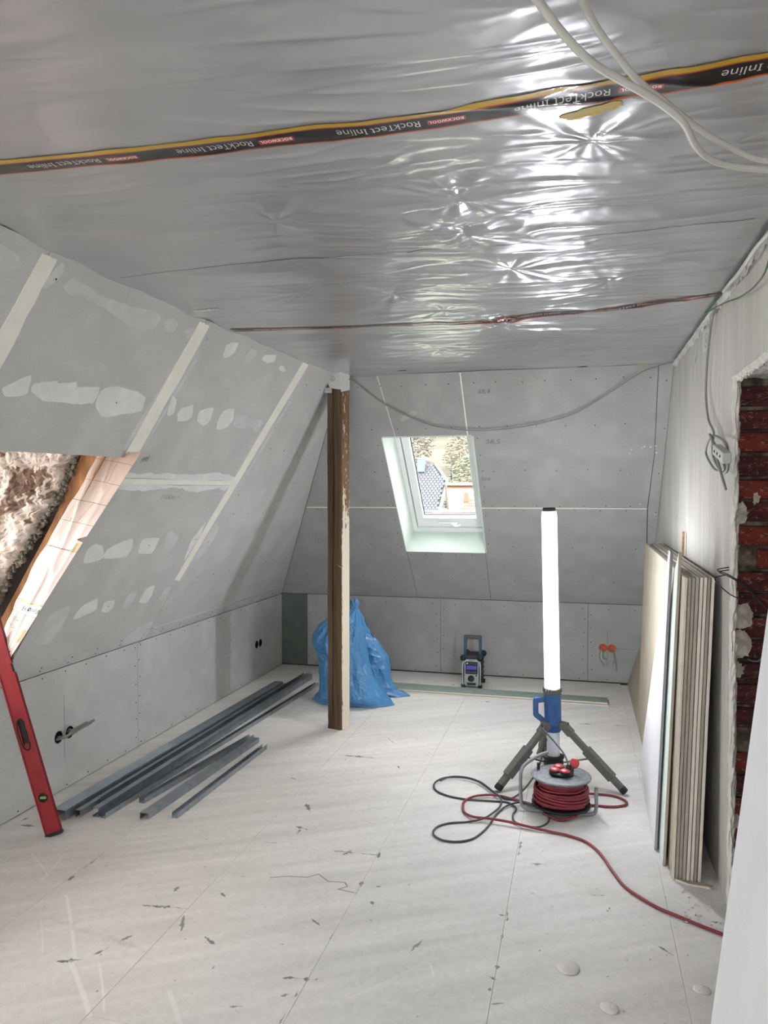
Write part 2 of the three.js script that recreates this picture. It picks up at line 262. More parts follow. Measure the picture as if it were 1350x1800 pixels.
const solid = [
  [[2.33, 1.55], [2.43, 1.62], [2.45, 1.58], [2.45, 1.54], [2.36, 1.52]], [[2.47, 1.56], [2.47, 1.59], [2.58, 1.62], [2.59, 1.61], [2.69, 1.63], [2.71, 1.61], [2.84, 1.63], [2.85, 1.56], [2.76, 1.54], [2.55, 1.53]],
  [[2.865, 1.56], [2.865, 1.62], [2.93, 1.65], [3.09, 1.65], [3.19, 1.63], [3.21, 1.56], [3.09, 1.53], [2.96, 1.50], [2.88, 1.54]],
  [[3.65, 1.94], [3.64, 2.00], [3.73, 2.03], [3.74, 1.97], [3.69, 1.93]], [[3.87, 1.94], [3.87, 2.02], [3.95, 2.02], [3.96, 2.00], [3.94, 1.94]], [[4.04, 1.99], [4.06, 2.02], [4.17, 2.04], [4.19, 2.00], [4.12, 1.98]], [[4.28, 1.98], [4.31, 2.00], [4.38, 1.97], [4.32, 1.96]],
  [[3.43, 1.57], [3.40, 1.66], [3.45, 1.65], [3.48, 1.58], [3.45, 1.56]], [[3.52, 1.57], [3.52, 1.61], [3.61, 1.64], [3.65, 1.58], [3.62, 1.55], [3.55, 1.54]], [[3.72, 1.56], [3.70, 1.62], [3.81, 1.65], [3.84, 1.57], [3.80, 1.54]],
  [[3.96, 1.53], [3.92, 1.59], [3.94, 1.65], [4.03, 1.67], [4.08, 1.60], [4.05, 1.55]], [[4.12, 1.57], [4.09, 1.63], [4.20, 1.65], [4.25, 1.63], [4.41, 1.64], [4.45, 1.61], [4.43, 1.55], [4.31, 1.59], [4.24, 1.56]],
  [[3.35, 0.71], [3.33, 0.79], [3.37, 0.82], [3.44, 0.80], [3.50, 0.73], [3.46, 0.71]], [[3.51, 0.72], [3.50, 0.78], [3.67, 0.83], [3.72, 0.78], [3.71, 0.71]], [[3.81, 0.73], [3.79, 0.82], [3.96, 0.81], [3.96, 0.71]], [[4.07, 0.74], [4.02, 0.83], [4.05, 0.86], [4.18, 0.80], [4.16, 0.72]],
  [[4.36, 0.76], [4.39, 0.85], [4.42, 0.90], [4.44, 0.78], [4.41, 0.62]], [[4.56, 0.9], [4.66, 0.82], [4.66, 0.76], [4.60, 0.62], [4.53, 0.62]],
  [[3.28, 0.24], [3.27, 0.32], [3.30, 0.42], [3.42, 0.44], [3.44, 0.36], [3.41, 0.22], [3.36, 0.22]], [[3.51, 0.34], [3.53, 0.42], [3.64, 0.45], [3.68, 0.37]], [[3.75, 0.35], [3.73, 0.41], [3.82, 0.41], [3.85, 0.36], [3.82, 0.33]],
  [[3.95, 0.34], [3.95, 0.44], [4.03, 0.43], [4.03, 0.35], [3.98, 0.33]], [[4.12, 0.35], [4.12, 0.44], [4.20, 0.46], [4.23, 0.38], [4.21, 0.33]], [[4.35, 0.34], [4.36, 0.41], [4.42, 0.42], [4.44, 0.35], [4.38, 0.33]], [[4.20, 0.02], [4.21, 0.10], [4.30, 0.145], [4.44, 0.15], [4.45, 0.015]]];
for (const p of faint) mesh('filler_patch', slab(rounded(p, 0.002), 0, 0.0006, Ls), M.fillerFaint, slopeL);
for (const p of solid) mesh('filler_patch', slab(rounded(p, 0.0025), 0, 0.0007, Ls), rnd() > 0.3 ? M.filler : M.fillerFaint, slopeL);
mesh('filler_band', slab(wobble([[3.285, 1.20], [4.49, 1.206], [4.47, 1.235], [4.2, 1.26], [3.93, 1.235], [3.64, 1.235], [3.31, 1.228]], 0.006, 6), 0, 0.0007, Ls), M.filler, slopeL);
mesh('filler_band', slab(wobble([[3.285, 1.163], [3.30, 1.14], [3.55, 1.128], [3.85, 1.155], [4.07, 1.12], [4.34, 1.147], [4.44, 1.135], [4.49, 1.17]], 0.006, 6), 0, 0.0007, Ls), M.filler, slopeL);
mesh('joint_tape', slab([[3.287, 1.166], [4.49, 1.173], [4.49, 1.203], [3.287, 1.197]], 0, 0.001, Ls), M.paperTape, slopeL);
mesh('joint_filler', slab([[4.5, 0.081], [5.72, 0.081], [5.72, 0.089], [4.5, 0.089]], -0.002, 0.0008, Ls), M.white, slopeL);
pencil('998', 0.13, 0.07, 3.43, 1.31, Ls, slopeL, -0.2); pencil('// 15cm //', 0.24, 0.10, 3.84, 1.09, Ls, slopeL, 0.05, 'italic 46px serif'); pencil('10', 0.06, 0.05, 3.44, 1.99, Ls, slopeL);
{
  const o = []; for (const u of [0.03, 0.055]) rowsH(o, u, 3.2, 6.7, 0.24);
  for (const u of [0.45, 0.95, 1.45, 1.93]) { rowsH(o, u, 4.75, hipS(u) - 0.05, 0.23); o.push([4.66, u + 0.15]); }
  for (const p of solid) { const c = p.reduce((a, q) => [a[0] + q[0] / p.length, a[1] + q[1] / p.length], [0, 0]); if (rnd() > 0.5) o.push(c); } o.push([2.34, 1.99], [2.06, 1.98]);
  screws(o.map(([s, t]) => [s, Math.max(0.02, t)]), Ls, slopeL);
}

// ---------------------------------------------------------------- dormer niche behind the left slope
const niche = struct('wall_niche');
const Xy = z => (x, y, d) => V(x, y, z + d);
mesh('niche_floor', box(1.2, 0.12, 2.6, -3.365, 0.615, -2.15), M.edge, niche);
mesh('niche_ceiling', box(1.75, 0.12, 2.6, -3.03, 1.905, -2.15), M.plaster, niche);
const cheek = [[-3.9, 0.6], [-2.80, 0.6], [-2.12, 1.93], [-3.9, 1.93]];
mesh('cheek_near', slab(cheek, -0.1, 0, Xy(-0.9)), M.plaster, niche);
mesh('cheek_far', slab(cheek, -0.12, 0, Xy(-3.245)), M.dark, niche);
mesh('niche_end', slab(rect(-3.4, 0.55, -0.8, 1.96), -0.12, 0, (s, t, d) => V(-3.75 + d, t, s), { holes: [[[-3.1, 0.78], [-1.0, 0.78], [-1.0, 1.80], [-3.1, 1.80]].reverse()] }), M.plaster, niche);
{
  const w = struct('window_2'), f = (s, t, d) => V(-3.79 + d, t, s);
  mesh('window_frame', slab(rect(-3.1, 0.78, -1.0, 1.80), 0, 0.05, f, { holes: [rect(-3.04, 0.84, -2.08, 1.74).reverse(), rect(-2.02, 0.84, -1.06, 1.74).reverse()] }), M.pvc, w);
  for (const a of [-3.05, -2.03]) mesh('pane', box(0.004, 0.92, 0.98, -3.768, 1.29, a + 0.49), phy({ color: 0xffffff, transmission: 1, thickness: 0, roughness: 0, ior: 1.5 }), w);
}
{ // rough stone cheek
  const er = [[0.55, -3.15], [0.9, -2.94], [1.153, -2.772], [1.239, -2.721], [1.437, -2.571], [1.658, -2.415], [1.86, -2.33]];
  const edge = y => { for (let i = 1; i < er.length; i++) if (y <= er[i][0]) { const t = (y - er[i - 1][0]) / (er[i][0] - er[i - 1][0]); return lerp(er[i - 1][1], er[i][1], t); } return er[6][1]; };
  const fb = (x, y) => n2(x * 4, y * 4) * 0.5 + n2(x * 9, y * 9) * 0.28 + n2(x * 21, y * 21) * 0.17 + n2(x * 47, y * 47) * 0.08 + n2(x * 95, y * 95) * 0.04 + Math.pow(1 - Math.abs(n2(x * 5 + y * 3 + 9, y * 5 - x * 2)), 6) * -0.4;
  const tex = dtex(1024, 1024, (u, v) => {
    const a = vn(u * 7, v * 8, 64), b = vn(u * 26, v * 30, 128), c = vn(u * 160, v * 150, 512), e = vn(u * 60, v * 60, 256), d = vn(u * 5 + 3, v * 6 + 9, 64), hi = smooth(v, 0.35, 0.85), dk = clamp(smooth(a * 0.5 + b * 0.35 + e * 0.25, 0.56, 0.72) * smooth(d, 0.3, 0.6) * (0.35 + hi) + hi * 0.22 + 0.5 * smooth(e * 0.6 + c * 0.5, 0.72, 0.85), 0, 1), k = (c - 0.5) * 34 + (b - 0.5) * 24;
    return [lerp(238, 118, dk) + k, lerp(224, 94, dk) + k, lerp(212, 78, dk) + k * 0.9];
  });
  const g = grid(300, 240, (u, v) => { const y = lerp(0.66, 1.86, v), e = edge(y) + 0.02 * n2(y * 14, 3) + 0.012 * n2(y * 40, 8), x = lerp(-3.76, e, Math.pow(u, 0.6)), r = (e - x), fall = Math.exp(-r / 0.025); return V(x, y, -3.165 + 0.032 * fb(x, y) - 0.09 * fall); });
  mesh('stone_wall', g, std({ map: tex, roughness: 0.96 }), niche);
  const rub = []; for (let i = 0; i < 230; i++) { const y = rr(0.7, 1.84), x = edge(y) + rr(-0.012, 0.034), s = rr(0.005, 0.014); rub.push(new THREE.IcosahedronGeometry(s, 0).scale(1, rr(0.7, 1.4), 0.8).rotateZ(rr(0, 3)).translate(x, y, -3.205 + rr(-0.008, 0.016))); }
  stuff(mesh('mortar_rubble', rub, std({ map: fibre(104, 96, 84, 60, 0.05), roughness: 1 }), niche));
}
mesh('rafter', slab([[-2.30, 1.85], [-2.48, 1.493], [-2.77, 1.03], [-3.08, 0.6], [-2.93, 0.6], [-2.62, 1.10], [-2.4, 1.47], [-2.16, 1.85]], 0, 0.03, Xy(-3.243)), std({ map: wood([112, 70, 38], [186, 132, 84], 1.2), roughness: 0.85 }), niche);

// ---------------------------------------------------------------- back knee wall, back slope, roof window
const wallBack = struct('wall_back');
mesh('wall_core', slab(rect(-3.0, -0.1, 1.0, 0.68), -0.16, -0.0128, Bk), M.dark, wallBack);
const bj = [-2.755, -2.50, -1.219, 0.073, 0.575];
for (let i = 0; i < 4; i++) mesh('plasterboard', slab(rect(bj[i] + 0.0012, 0.012, bj[i + 1] - 0.0012, 0.683), -0.0125, 0, Bk, { bevel: 0.001 }), i ? M.boardBack : M.darkGreen, wallBack);
{
  const o = []; for (const j of [-1.219, 0.073]) for (let t = 0.07; t < 0.65; t += 0.12) { o.push([j - 0.035, t], [j + 0.03, t + 0.04]); }
  for (let t = 0.1; t < 0.6; t += 0.2) o.push([-2.475, t], [-2.53, t + 0.06]);
  rowsH(o, 0.635, -2.4, 0.5, 0.22); rowsH(o, 0.03, -2.4, 0.5, 0.24); screws(o, Bk, wallBack);
}
mesh('pencil_line', [slab(line(0.235, 0.15, 0.235, 0.46, 0.0016), 0.0002, 0.0006, Bk), slab(line(0.30, 0.305, 0.46, 0.30, 0.0014), 0.0002, 0.0006, Bk)], pencilMat, wallBack);

const slopeB = struct('roof_slope_back');
const W0 = [-1.44, 0.620, -0.766, 1.866];
mesh('slope_core', slab(rect(-3.2, -0.1, 1.0, 2.6), -0.2, -0.0128, Bs, { holes: [rect(W0[0] - 0.014, W0[1] - 0.014, W0[2] + 0.014, W0[3] + 0.014).reverse()] }), M.dark, slopeB);
const g1 = 0.0015, hipAt = u => [hipX(u) + 0.003, u];
const boardsB = [
  [hipAt(1.142), [W0[0] - g1, 1.142], [W0[0] - g1, W0[3]], [-1.336 - g1, W0[3] + g1], [-1.379 - g1, 2.425], hipAt(2.425)],
  [[-1.336 + g1, W0[3] + 0.001], [-0.794 - g1, W0[3] + 0.001], [-0.796 - g1, 2.425], [-1.379 + g1, 2.425]],
  [[W0[2] + g1, 1.145], [0.49 - g1, 1.152], [0.504, 1.668], [0.479, 2.425], [-0.794 + g1, 2.425], [-0.792 + g1, W0[3] + 0.002], [W0[2] + g1, W0[3]]],
  [[-2.752, 0.003], [-2.02 - g1, 0.003], [-2.08 - g1, 0.292], [-2.10, 1.138], hipAt(1.138)],
  [[-2.02 + g1, 0.003], [-1.432, 0.003], [-1.432, 0.262], [W0[0] - g1, W0[1]], [W0[0] - g1, 1.139], [-2.097, 1.138], [-2.08 + g1, 0.292]],
  [[-1.429, 0.003], [-0.763 - g1, 0.003], [-0.765 - g1, W0[1] - g1], [W0[0] + g1, W0[1] - g1], [-1.429, 0.262]],
  [[-0.763 + g1, 0.003], [0.540 - g1, 0.003], [0.529, 0.36], [0.488, 1.149], [W0[2] + g1, 1.141], [W0[2] + g1, W0[1]]],
  [[0.532 + g1, 0.362], [0.573, 0.362], [0.573, 2.425], [0.481 + g1, 2.425], [0.506 + g1, 1.668], [0.492 + g1, 1.15]],
  [[0.542, 0.003], [0.573, 0.003], [0.573, 0.358], [0.532 + g1, 0.358]],
];
for (const b of boardsB) mesh('plasterboard', slab(b, -0.0125, 0, Bs, { bevel: 0.0008 }), M.boardBack, slopeB);
for (const [a, b] of [[-2.22, W0[0]], [W0[2], 0.488]]) mesh('joint_filler', slab([[a, 1.136], [b, 1.138], [b, 1.147], [a, 1.145]], -0.003, 0.0008, Bs), M.paperTape, slopeB);
mesh('joint_filler', slab([[-0.799, 1.875], [-0.790, 1.875], [-0.791, 2.42], [-0.800, 2.42]], -0.003, 0.0008, Bs), M.paperTape, slopeB);
mesh('joint_filler', slab([[-1.339, 1.875], [-1.334, 1.875], [-1.376, 2.42], [-1.381, 2.42]], -0.003, 0.0006, Bs), M.filler, slopeB);
mesh('joint_filler', slab([[0.535, 0.357], [0.573, 0.357], [0.573, 0.364], [0.535, 0.364]], -0.003, 0.0008, Bs), M.paperTape, slopeB);
for (let i = 0; i < 14; i++) { const x = rr(0.3, 0.55), u = i < 9 ? rr(1.66, 1.76) : rr(0.9, 1.5), s = rr(0.003, 0.009); mesh('plaster_splash', slab(rounded([[x, u], [x + s, u + s * 0.4], [x + s * 0.8, u + s * 1.6], [x - s * 0.3, u + s]], 0.001), 0, 0.0007, Bs), M.white, slopeB); }
pencil('58,4', 0.17, 0.085, -0.65, 2.26, Bs, slopeB); pencil('58,5', 0.2, 0.10, -0.62, 1.815, Bs, slopeB); pencil('12,6', 0.14, 0.07, -0.70, 1.45, Bs, slopeB);
{
  const o = [], out = (x, u) => x > hipX(u) + 0.06 && x < 0.45 && !(x > W0[0] - 0.03 && x < W0[2] + 0.03 && u > W0[1] - 0.03 && u < W0[3] + 0.03);
  for (const [u, st] of [[2.33, 0.165], [1.95, 0.2], [1.53, 0.23], [1.165, 0.17], [1.115, 0.19], [0.70, 0.24], [0.285, 0.27]]) rowsH(o, u, -2.7, 0.45, st, out);
  for (let u = 0.68; u < 1.85; u += 0.16) o.push([W0[0] - 0.035, u], [W0[2] + 0.045, u + 0.05]);
  for (let x = -1.4; x < -0.8; x += 0.13) o.push([x, 0.585]);
  for (const [x, u] of [[0.545, 2.3], [0.55, 1.9], [0.545, 1.5], [0.545, 1.1], [0.55, 0.7]]) o.push([x, u]);
  screws(o, Bs, slopeB);
}
// reveal boards and the roof window itself
const win = struct('window_1');
const quad = (a, b, c, d, t) => { // board between four (x,u,d) points, t thick behind
  const P = [a, b, c, d].map(p => Bs(...p)), n = P[1].clone().sub(P[0]).cross(P[3].clone().sub(P[0])).normalize().multiplyScalar(t), Q = P.map(p => p.clone().sub(n));
  const f = (i, j, k, l) => [i, j, k, i, k, l], all = [...P, ...Q], idx = [...f(0, 1, 2, 3), ...f(7, 6, 5, 4), ...f(0, 4, 5, 1), ...f(1, 5, 6, 2), ...f(2, 6, 7, 3), ...f(3, 7, 4, 0)];
  const g = new THREE.BufferGeometry(); g.setAttribute('position', new THREE.Float32BufferAttribute(idx.flatMap(i => all[i].toArray()), 3));
  g.setAttribute('uv', new THREE.Float32BufferAttribute(idx.flatMap(i => [all[i].x + all[i].y, all[i].z]), 2)); g.computeVertexNormals(); return g;
};
const [wx0, wu0, wx1, wu1] = W0, dF = -0.2;
const lip = 0.0015;
mesh('reveal_board', quad([wx0, wu0, lip], [wx0, wu1, lip], [-1.40, wu1, dF], [-1.40, 0.661, dF], -0.0125), M.green, win);
mesh('reveal_board', quad([wx1, wu1, lip], [wx1, wu0, lip], [wx1, 0.661, dF], [wx1, wu1, dF], -0.0125), M.green, win);
mesh('reveal_board', quad([wx1, wu0, lip], [wx0, wu0, lip], [-1.40, 0.661, dF], [wx1, 0.661, dF], -0.0125), M.green, win);
mesh('reveal_board', quad([wx0, wu1, lip], [wx1, wu1, lip], [wx1, wu1, dF], [-1.40, wu1, dF], -0.0125), M.green, win);
const fx0 = -1.43, fx1 = -0.74, fu0 = 0.63, fu1 = 1.90;
mesh('window_frame', slab(rect(fx0, fu0, fx1, fu1), -0.28, -0.2, Bs, { holes: [rect(-1.366, 0.702, -0.79, 1.86).reverse()], bevel: 0.003 }), M.pvc, win);
const sash = mesh('window_sash', slab(rect(-1.360, 0.708, -0.795, 1.855), -0.275, -0.213, Bs, { holes: [rect(-1.297, 0.815, -0.845, 1.80).reverse()], bevel: 0.004 }), M.pvc, win);
mesh('gasket', slab(rect(-1.299, 0.813, -0.843, 1.802), -0.262, -0.25, Bs, { holes: [rect(-1.291, 0.817, -0.849, 1.796).reverse()] }), M.black, sash);
mesh('pane', slab(rect(-1.297, 0.815, -0.845, 1.80), -0.262, -0.258, Bs), phy({ color: 0xffffff, transmission: 1, thickness: 0, roughness: 0, ior: 1.5 }), sash);
mesh('handle', [warp(rbox(0.16, 0.022, 0.018, 0.006, -1.09, 0.762, -0.203), Bs), warp(rbox(0.05, 0.03, 0.03, 0.01, -1.03, 0.76, -0.195), Bs), warp(tubeLocal([[-1.05, 0.762, -0.19], [-1.02, 0.758, -0.17], [-0.985, 0.772, -0.165]]), Bs)], M.pvc, sash);
function tubeLocal(p) { return tube(p, 0.009, 6, 8); }
mesh('flashing', slab(rect(fx0 - 0.06, fu0 - 0.06, fx1 + 0.06, fu1 + 0.06), -0.30, -0.281, Bs, { holes: [rect(-1.31, 0.80, -0.83, 1.82).reverse()] }), M.dark, win);

// ---------------------------------------------------------------- right wall with the walled brick jamb
const wallR = struct('wall_right');
const ZJ = -3.24, ZN = -2.2, YL = 2.078;
mesh('wall_body', [slab(rect(-7.1, -0.1, ZJ - 0.06, 2.62), -0.33, 0, Rw), slab(rect(ZJ - 0.06, -0.1, ZJ - 0.012, YL + 0.01), -0.016, 0, Rw), slab(rect(ZJ - 0.06, YL + 0.01, ZN, 2.62), -0.33, 0, Rw), slab(rect(ZN, -0.1, 3.3, 2.62), -0.33, 0, Rw)], M.plaster, wallR);
{ // ragged plaster edges round the opening
  const M2 = std({ map: fibre(206, 202, 194, 40, 0.12), roughness: 1 });
  mesh('plaster_edge', grid(10, 190, (u, v) => { const y = v * 2.1, a = n2(y * 9, u * 3) * 0.007 + n2(y * 33, u * 6) * 0.004; return V(XR - 0.004 + u * 0.03 + a * 0.4, y, ZJ - 0.006 + Math.sin(u * 3.1416) * (0.016 + a) + a * 0.5); }), M2, wallR);
  mesh('plaster_edge', grid(100, 10, (u, v) => { const z = lerp(ZJ - 0.03, ZN + 0.03, u), a = n2(z * 15, v * 4) * 0.008 + n2(z * 45, v * 6) * 0.005; return V(XR - 0.004 + v * 0.035 + a * 0.4, YL + 0.012 - Math.sin(v * 3.1416) * (0.02 + a), z); }), M2, wallR);
  mesh('lintel_plaster', grid(60, 30, (u, v) => V(lerp(XR + 0.02, XR + 0.33, v), YL + 0.006 + 0.006 * n2(u * 8, v * 5), lerp(ZJ - 0.02, ZN + 0.02, u))), M2, wallR);
}
{ // bricks of the jamb, face towards the camera
  const bm = [0, 1, 2, 3].map(i => std({ map: dtex(128, 128, (u, v) => { const a = vn(u * 6 + i, v * 4 + i, 6, 4), b = vn(u * 40, v * 40 + i * 9, 40), w = smooth(vn(u * 14 + i * 5, v * 12, 14, 12) * 0.6 + b * 0.4, 0.68, 0.76), k = (a - 0.5) * 50 + (b - 0.5) * 30; return [lerp(100 + k * 0.9 - i * 10, 160, w * 0.55), lerp(38 + k * 0.4 - i * 3, 144, w * 0.55), lerp(28 + k * 0.3, 130, w * 0.55)]; }, [1, 1]), roughness: 0.92 }));
  mesh('mortar', slab(rect(XR + 0.012, 0, XR + 0.33, YL + 0.02), 0, 0.01, Xy(ZJ - 0.03)), std({ map: fibre(92, 82, 70, 60, 0.15), roughness: 1 }), wallR);
  const rough = (w, h, d) => { const g = new RoundedBoxGeometry(w, h, d, 2, 0.006); const p = g.attributes.position; for (let i = 0; i < p.count; i++) { const x = p.getX(i), y = p.getY(i); p.setXYZ(i, x + rr(-0.0015, 0.0015), y + rr(-0.0012, 0.0012), p.getZ(i) + n2(x * 30 + w * 99, y * 40) * 0.003); } g.computeVertexNormals(); return g; };
  const gs = [rough(0.15, 0.079, 0.06), rough(0.148, 0.076, 0.06), rough(0.146, 0.08, 0.06)], gl = [rough(0.255, 0.079, 0.06), rough(0.25, 0.077, 0.06)], gh = rough(0.085, 0.077, 0.06);
  for (let c = 0; c < 23; c++) {
    const y = 0.045 + c * 0.0895, add = (g, x) => { const b = mesh('brick', g, bm[(rnd() * 4) | 0], wallR); b.position.set(x + rr(-0.003, 0.003), y + rr(-0.003, 0.003), ZJ - 0.032 + rr(-0.005, 0.004)); b.rotation.z = rr(-0.02, 0.02); };
    if (c === 15 || c === 7) { add(gh, XR + 0.135); add(gs[0], XR + 0.265); continue; }
    if (c % 2) { add(gs[(rnd() * 3) | 0], XR + 0.088); add(gs[(rnd() * 3) | 0], XR + 0.25); } else { add(gl[(rnd() * 2) | 0], XR + 0.142); add(gh, XR + 0.315); }
  }
  for (const [x, y, s] of [[0.60, 1.56, 0.045], [0.72, 1.75, 0.035], [0.62, 1.16, 0.05], [0.61, 1.05, 0.055], [0.60, 0.95, 0.03], [0.66, 1.62, 0.02], [0.73, 0.7, 0.05], [0.60, 0.35, 0.03]]) mesh('plaster_splash', slab(rounded([[x - s * 0.5, y - s], [x + s * 0.5, y - s * 0.8], [x + s * 0.7, y + s * 0.2], [x + s * 0.2, y + s], [x - s * 0.4, y + s * 0.8]], 0.005), 0, 0.003, Xy(ZJ + 0.0005)), std({ map: fibre(168, 160, 148, 40, 0.1), roughness: 1 }), wallR);
}
// room behind the opening, and the end of the attic behind the camera
const adj = struct('wall_adjoining');
mesh('wall_body', [box(0.15, 2.7, 3.4, 2.3, 1.25, -2.7), box(1.6, 2.7, 0.15, 1.6, 1.25, -4.3), box(1.6, 2.7, 0.15, 1.6, 1.25, -1.1)], M.plaster, adj);
mesh('ceiling_slab', box(1.7, 0.15, 3.4, 1.6, 2.55, -2.7), M.plaster, adj);
const wallF = struct('wall_front');
const gable = (x, y, d) => V(x, y, 2.98 + d);
mesh('wall_body', slab(rect(-3.5, -0.2, 1.1, 2.6), 0, 0.15, gable, { holes: [rect(-2.3, 0.75, 0.35, 2.2).reverse()] }), M.plaster, wallF);
{
  const w = struct('window_3');
  mesh('window_frame', slab(rect(-2.3, 0.75, 0.35, 2.2), 0.04, 0.11, gable, { holes: [-2.24, -1.36, -0.48].map(x => rect(x, 0.81, x + 0.79, 2.14).reverse()) }), M.pvc, w);
  for (const x of [-2.25, -1.37, -0.49]) mesh('pane', box(0.81, 1.35, 0.004, x + 0.405, 1.475, 3.055), phy({ color: 0xffffff, transmission: 1, thickness: 0, roughness: 0, ior: 1.5 }), w);
}

// ---------------------------------------------------------------- ceiling with its stapled film
const ceil = struct('ceiling');
mesh('ceiling_slab', box(4.0, 0.15, 9.2, -0.75, CEIL + 0.115, -1.15), M.dark, ceil);
const pins = [[0.02, -1.86, 0.0055], [-0.33, -2.13, 0.008], [-0.36, -2.43, 0.008], [-0.25, -2.86, 0.007], [-0.9, -2.2, 0.005], [-0.75, -3.1, 0.006], [0.1, -3.1, 0.005], [-1.1, -3.0, 0.004], [-0.6, -3.45, 0.008], [-0.35, -3.72, 0.008], [-0.1, -4.1, 0.006], [-0.8, -4.4, 0.006]];
function sag(x, z) {                                    // how far the film hangs below the ceiling line
  const m = 0.14 + 0.86 * Math.exp(-Math.pow((x + 0.15) / 0.75, 2)) * smooth(z, -5.3, -4.5) * (0.55 + 0.45 * smooth(-z, 1.5, 2.0));
  const wx = x + 0.12 * n2(x * 1.3, z * 1.3), wz = z + 0.05 * n2(x * 1.1 + 5, z * 0.8) + 0.03 * x;
  let d = 0.010 * n2(wx * 0.5, wz * 2.2) + (0.0016 + m * 0.0075) * n2(wx * 0.8 + 3, wz * 4.2) + m * 0.0062 * Math.pow(1 - Math.abs(n2(wx * 1.2, wz * 8 + 7)), 3);
  const q = x * 0.9 + z * 0.45, p = z - x * 0.35; d += m * (0.0016 * n2(wx * 2.4, wz * 11) + 0.0022 * Math.pow(1 - Math.abs(n2(q * 2.6 + 2, p * 8)), 3) * smooth(n2(x * 1.7 + 8, z * 1.9), -0.3, 0.5) + 0.0013 * (1 - Math.abs(n2(x * 4 + z * 5, z * 8 - x * 3))) + 0.0004 * n2(x * 15, z * 17));
  for (const [px, pz, a] of pins) { const dx = x - px, dz = z - pz, r = Math.hypot(dx, dz); if (r < 0.6) { const th = Math.atan2(dz, dx); d += a * 0.9 * Math.exp(-r / 0.2) * (r / (r + 0.05)) * (0.6 + 1.3 * n2(Math.cos(th) * 1.6 + px * 9, Math.sin(th) * 2.6 + pz * 5) + 0.5 * Math.cos(th * 2)) - a * 0.5 * Math.exp(-r / 0.025); } }
  const e = Math.min(smooth(XR - x, 0, 0.12), smooth(x + 1.85, 0, 0.12));
  return clamp(0.002 + d * e + 0.006, -0.014, 0.04);
}
const Ce = (x, z, d) => V(x, CEIL - sag(x, z) - d, z);
const filmMat = phy({ map: dtex(256, 256, (u, v) => { const k = (vn(u * 4, v * 12, 16) - 0.5) * 12 + (vn(u * 20, v * 60, 64) - 0.5) * 8; return [171 + k, 171 + k, 172 + k]; }, [1, 1]), roughness: 0.31, metalness: 0.28, clearcoat: 0.7, clearcoatRoughness: 0.14, specularIntensity: 1 });
mesh('vapour_film', grid(430, 860, (u, v) => Ce(lerp(-1.85, XR + 0.005, u), lerp(-0.5, -5.23, v), 0)), filmMat, ceil);
mesh('vapour_film', grid(100, 140, (u, v) => Ce(lerp(-1.85, XR + 0.005, u), lerp(2.98, -0.5, v), 0)), filmMat, ceil);
const tapeTex = (yellow) => ctex(1024, 180, (g) => {
  g.fillStyle = '#1c1715'; g.fillRect(0, 0, 1024, 180);
  g.fillStyle = '#b4481f'; g.fillRect(0, 0, 1024, 14); g.fillStyle = '#c9762c'; g.fillRect(0, 0, 1024, 5);
  if (yellow) { g.fillStyle = '#b4481f'; g.fillRect(0, 132, 1024, 10); g.fillStyle = '#bd9a2a'; g.fillRect(0, 142, 1024, 38); } else { g.fillStyle = '#b4481f'; g.fillRect(0, 160, 1024, 20); }
  g.fillStyle = '#a8322c'; g.fillRect(30, 48, 220, 46); g.fillStyle = '#efe6e0'; g.font = 'bold 36px sans-serif'; g.textBaseline = 'middle'; g.fillText('ROCKWOOL', 38, 72, 204);
  g.fillStyle = '#d8d5d0'; g.font = '74px sans-serif'; g.fillText('RockTect Inline', 285, 74, 560);
});
function tapeStrip(path, w, mat, flip, name = 'printed_tape') {
  const c = new THREE.CatmullRomCurve3(path.map(p => V(p[0], 0, p[1]))), n = 640, m = 16;
  const g = grid(n, m, (u, v) => { const p = c.getPoint(u), ww = w * (1 + 0.1 * n2(u * 14, 3)); return Ce(p.x, p.z + (v - 0.5) * ww, 0.0024 + 0.0004 * Math.sin(u * 90)); }, (u, v) => { const x = c.getPoint(u).x; return flip ? [-x / 0.40 + 0.42, 1 - v] : [x / 0.40, v]; });
  const I = g.index.array; for (let i = 0; i < I.length; i += 3) { const t = I[i]; I[i] = I[i + 1]; I[i + 1] = t; } g.computeVertexNormals();
  if (flip || true) { const N = g.attributes.normal; if (N.getY(10) > 0) { for (let i = 0; i < I.length; i += 3) { const t = I[i]; I[i] = I[i + 1]; I[i + 1] = t; } g.computeVertexNormals(); } }
  return mesh(name, g, mat, ceil);
}
tapeStrip([[-1.84, -1.655], [-1.394, -1.655], [-1.015, -1.672], [-0.656, -1.675], [-0.314, -1.668], [-0.027, -1.635], [0.168, -1.628], [0.335, -1.618], [0.57, -1.61]], 0.078, phy({ map: tapeTex(true), roughness: 0.3, clearcoat: 0.3 }), true);
tapeStrip([[-1.70, -3.579], [-1.253, -3.61], [-0.861, -3.658], [-0.454, -3.70], [-0.054, -3.612], [0.304, -3.512], [0.55, -3.435]], 0.062, phy({ map: tapeTex(false), roughness: 0.3, clearcoat: 0.3 }), false);
mesh('film_seam', grid(200, 1, (u, v) => { const x = lerp(-1.69, 0.5, u), z = -2.575 + 0.02 * n2(x * 2, 1) + 0.09 * smooth(x, -0.1, 0.5) * 0.9; return Ce(x, z - v * 0.003, 0.0012); }), M.dark, ceil);
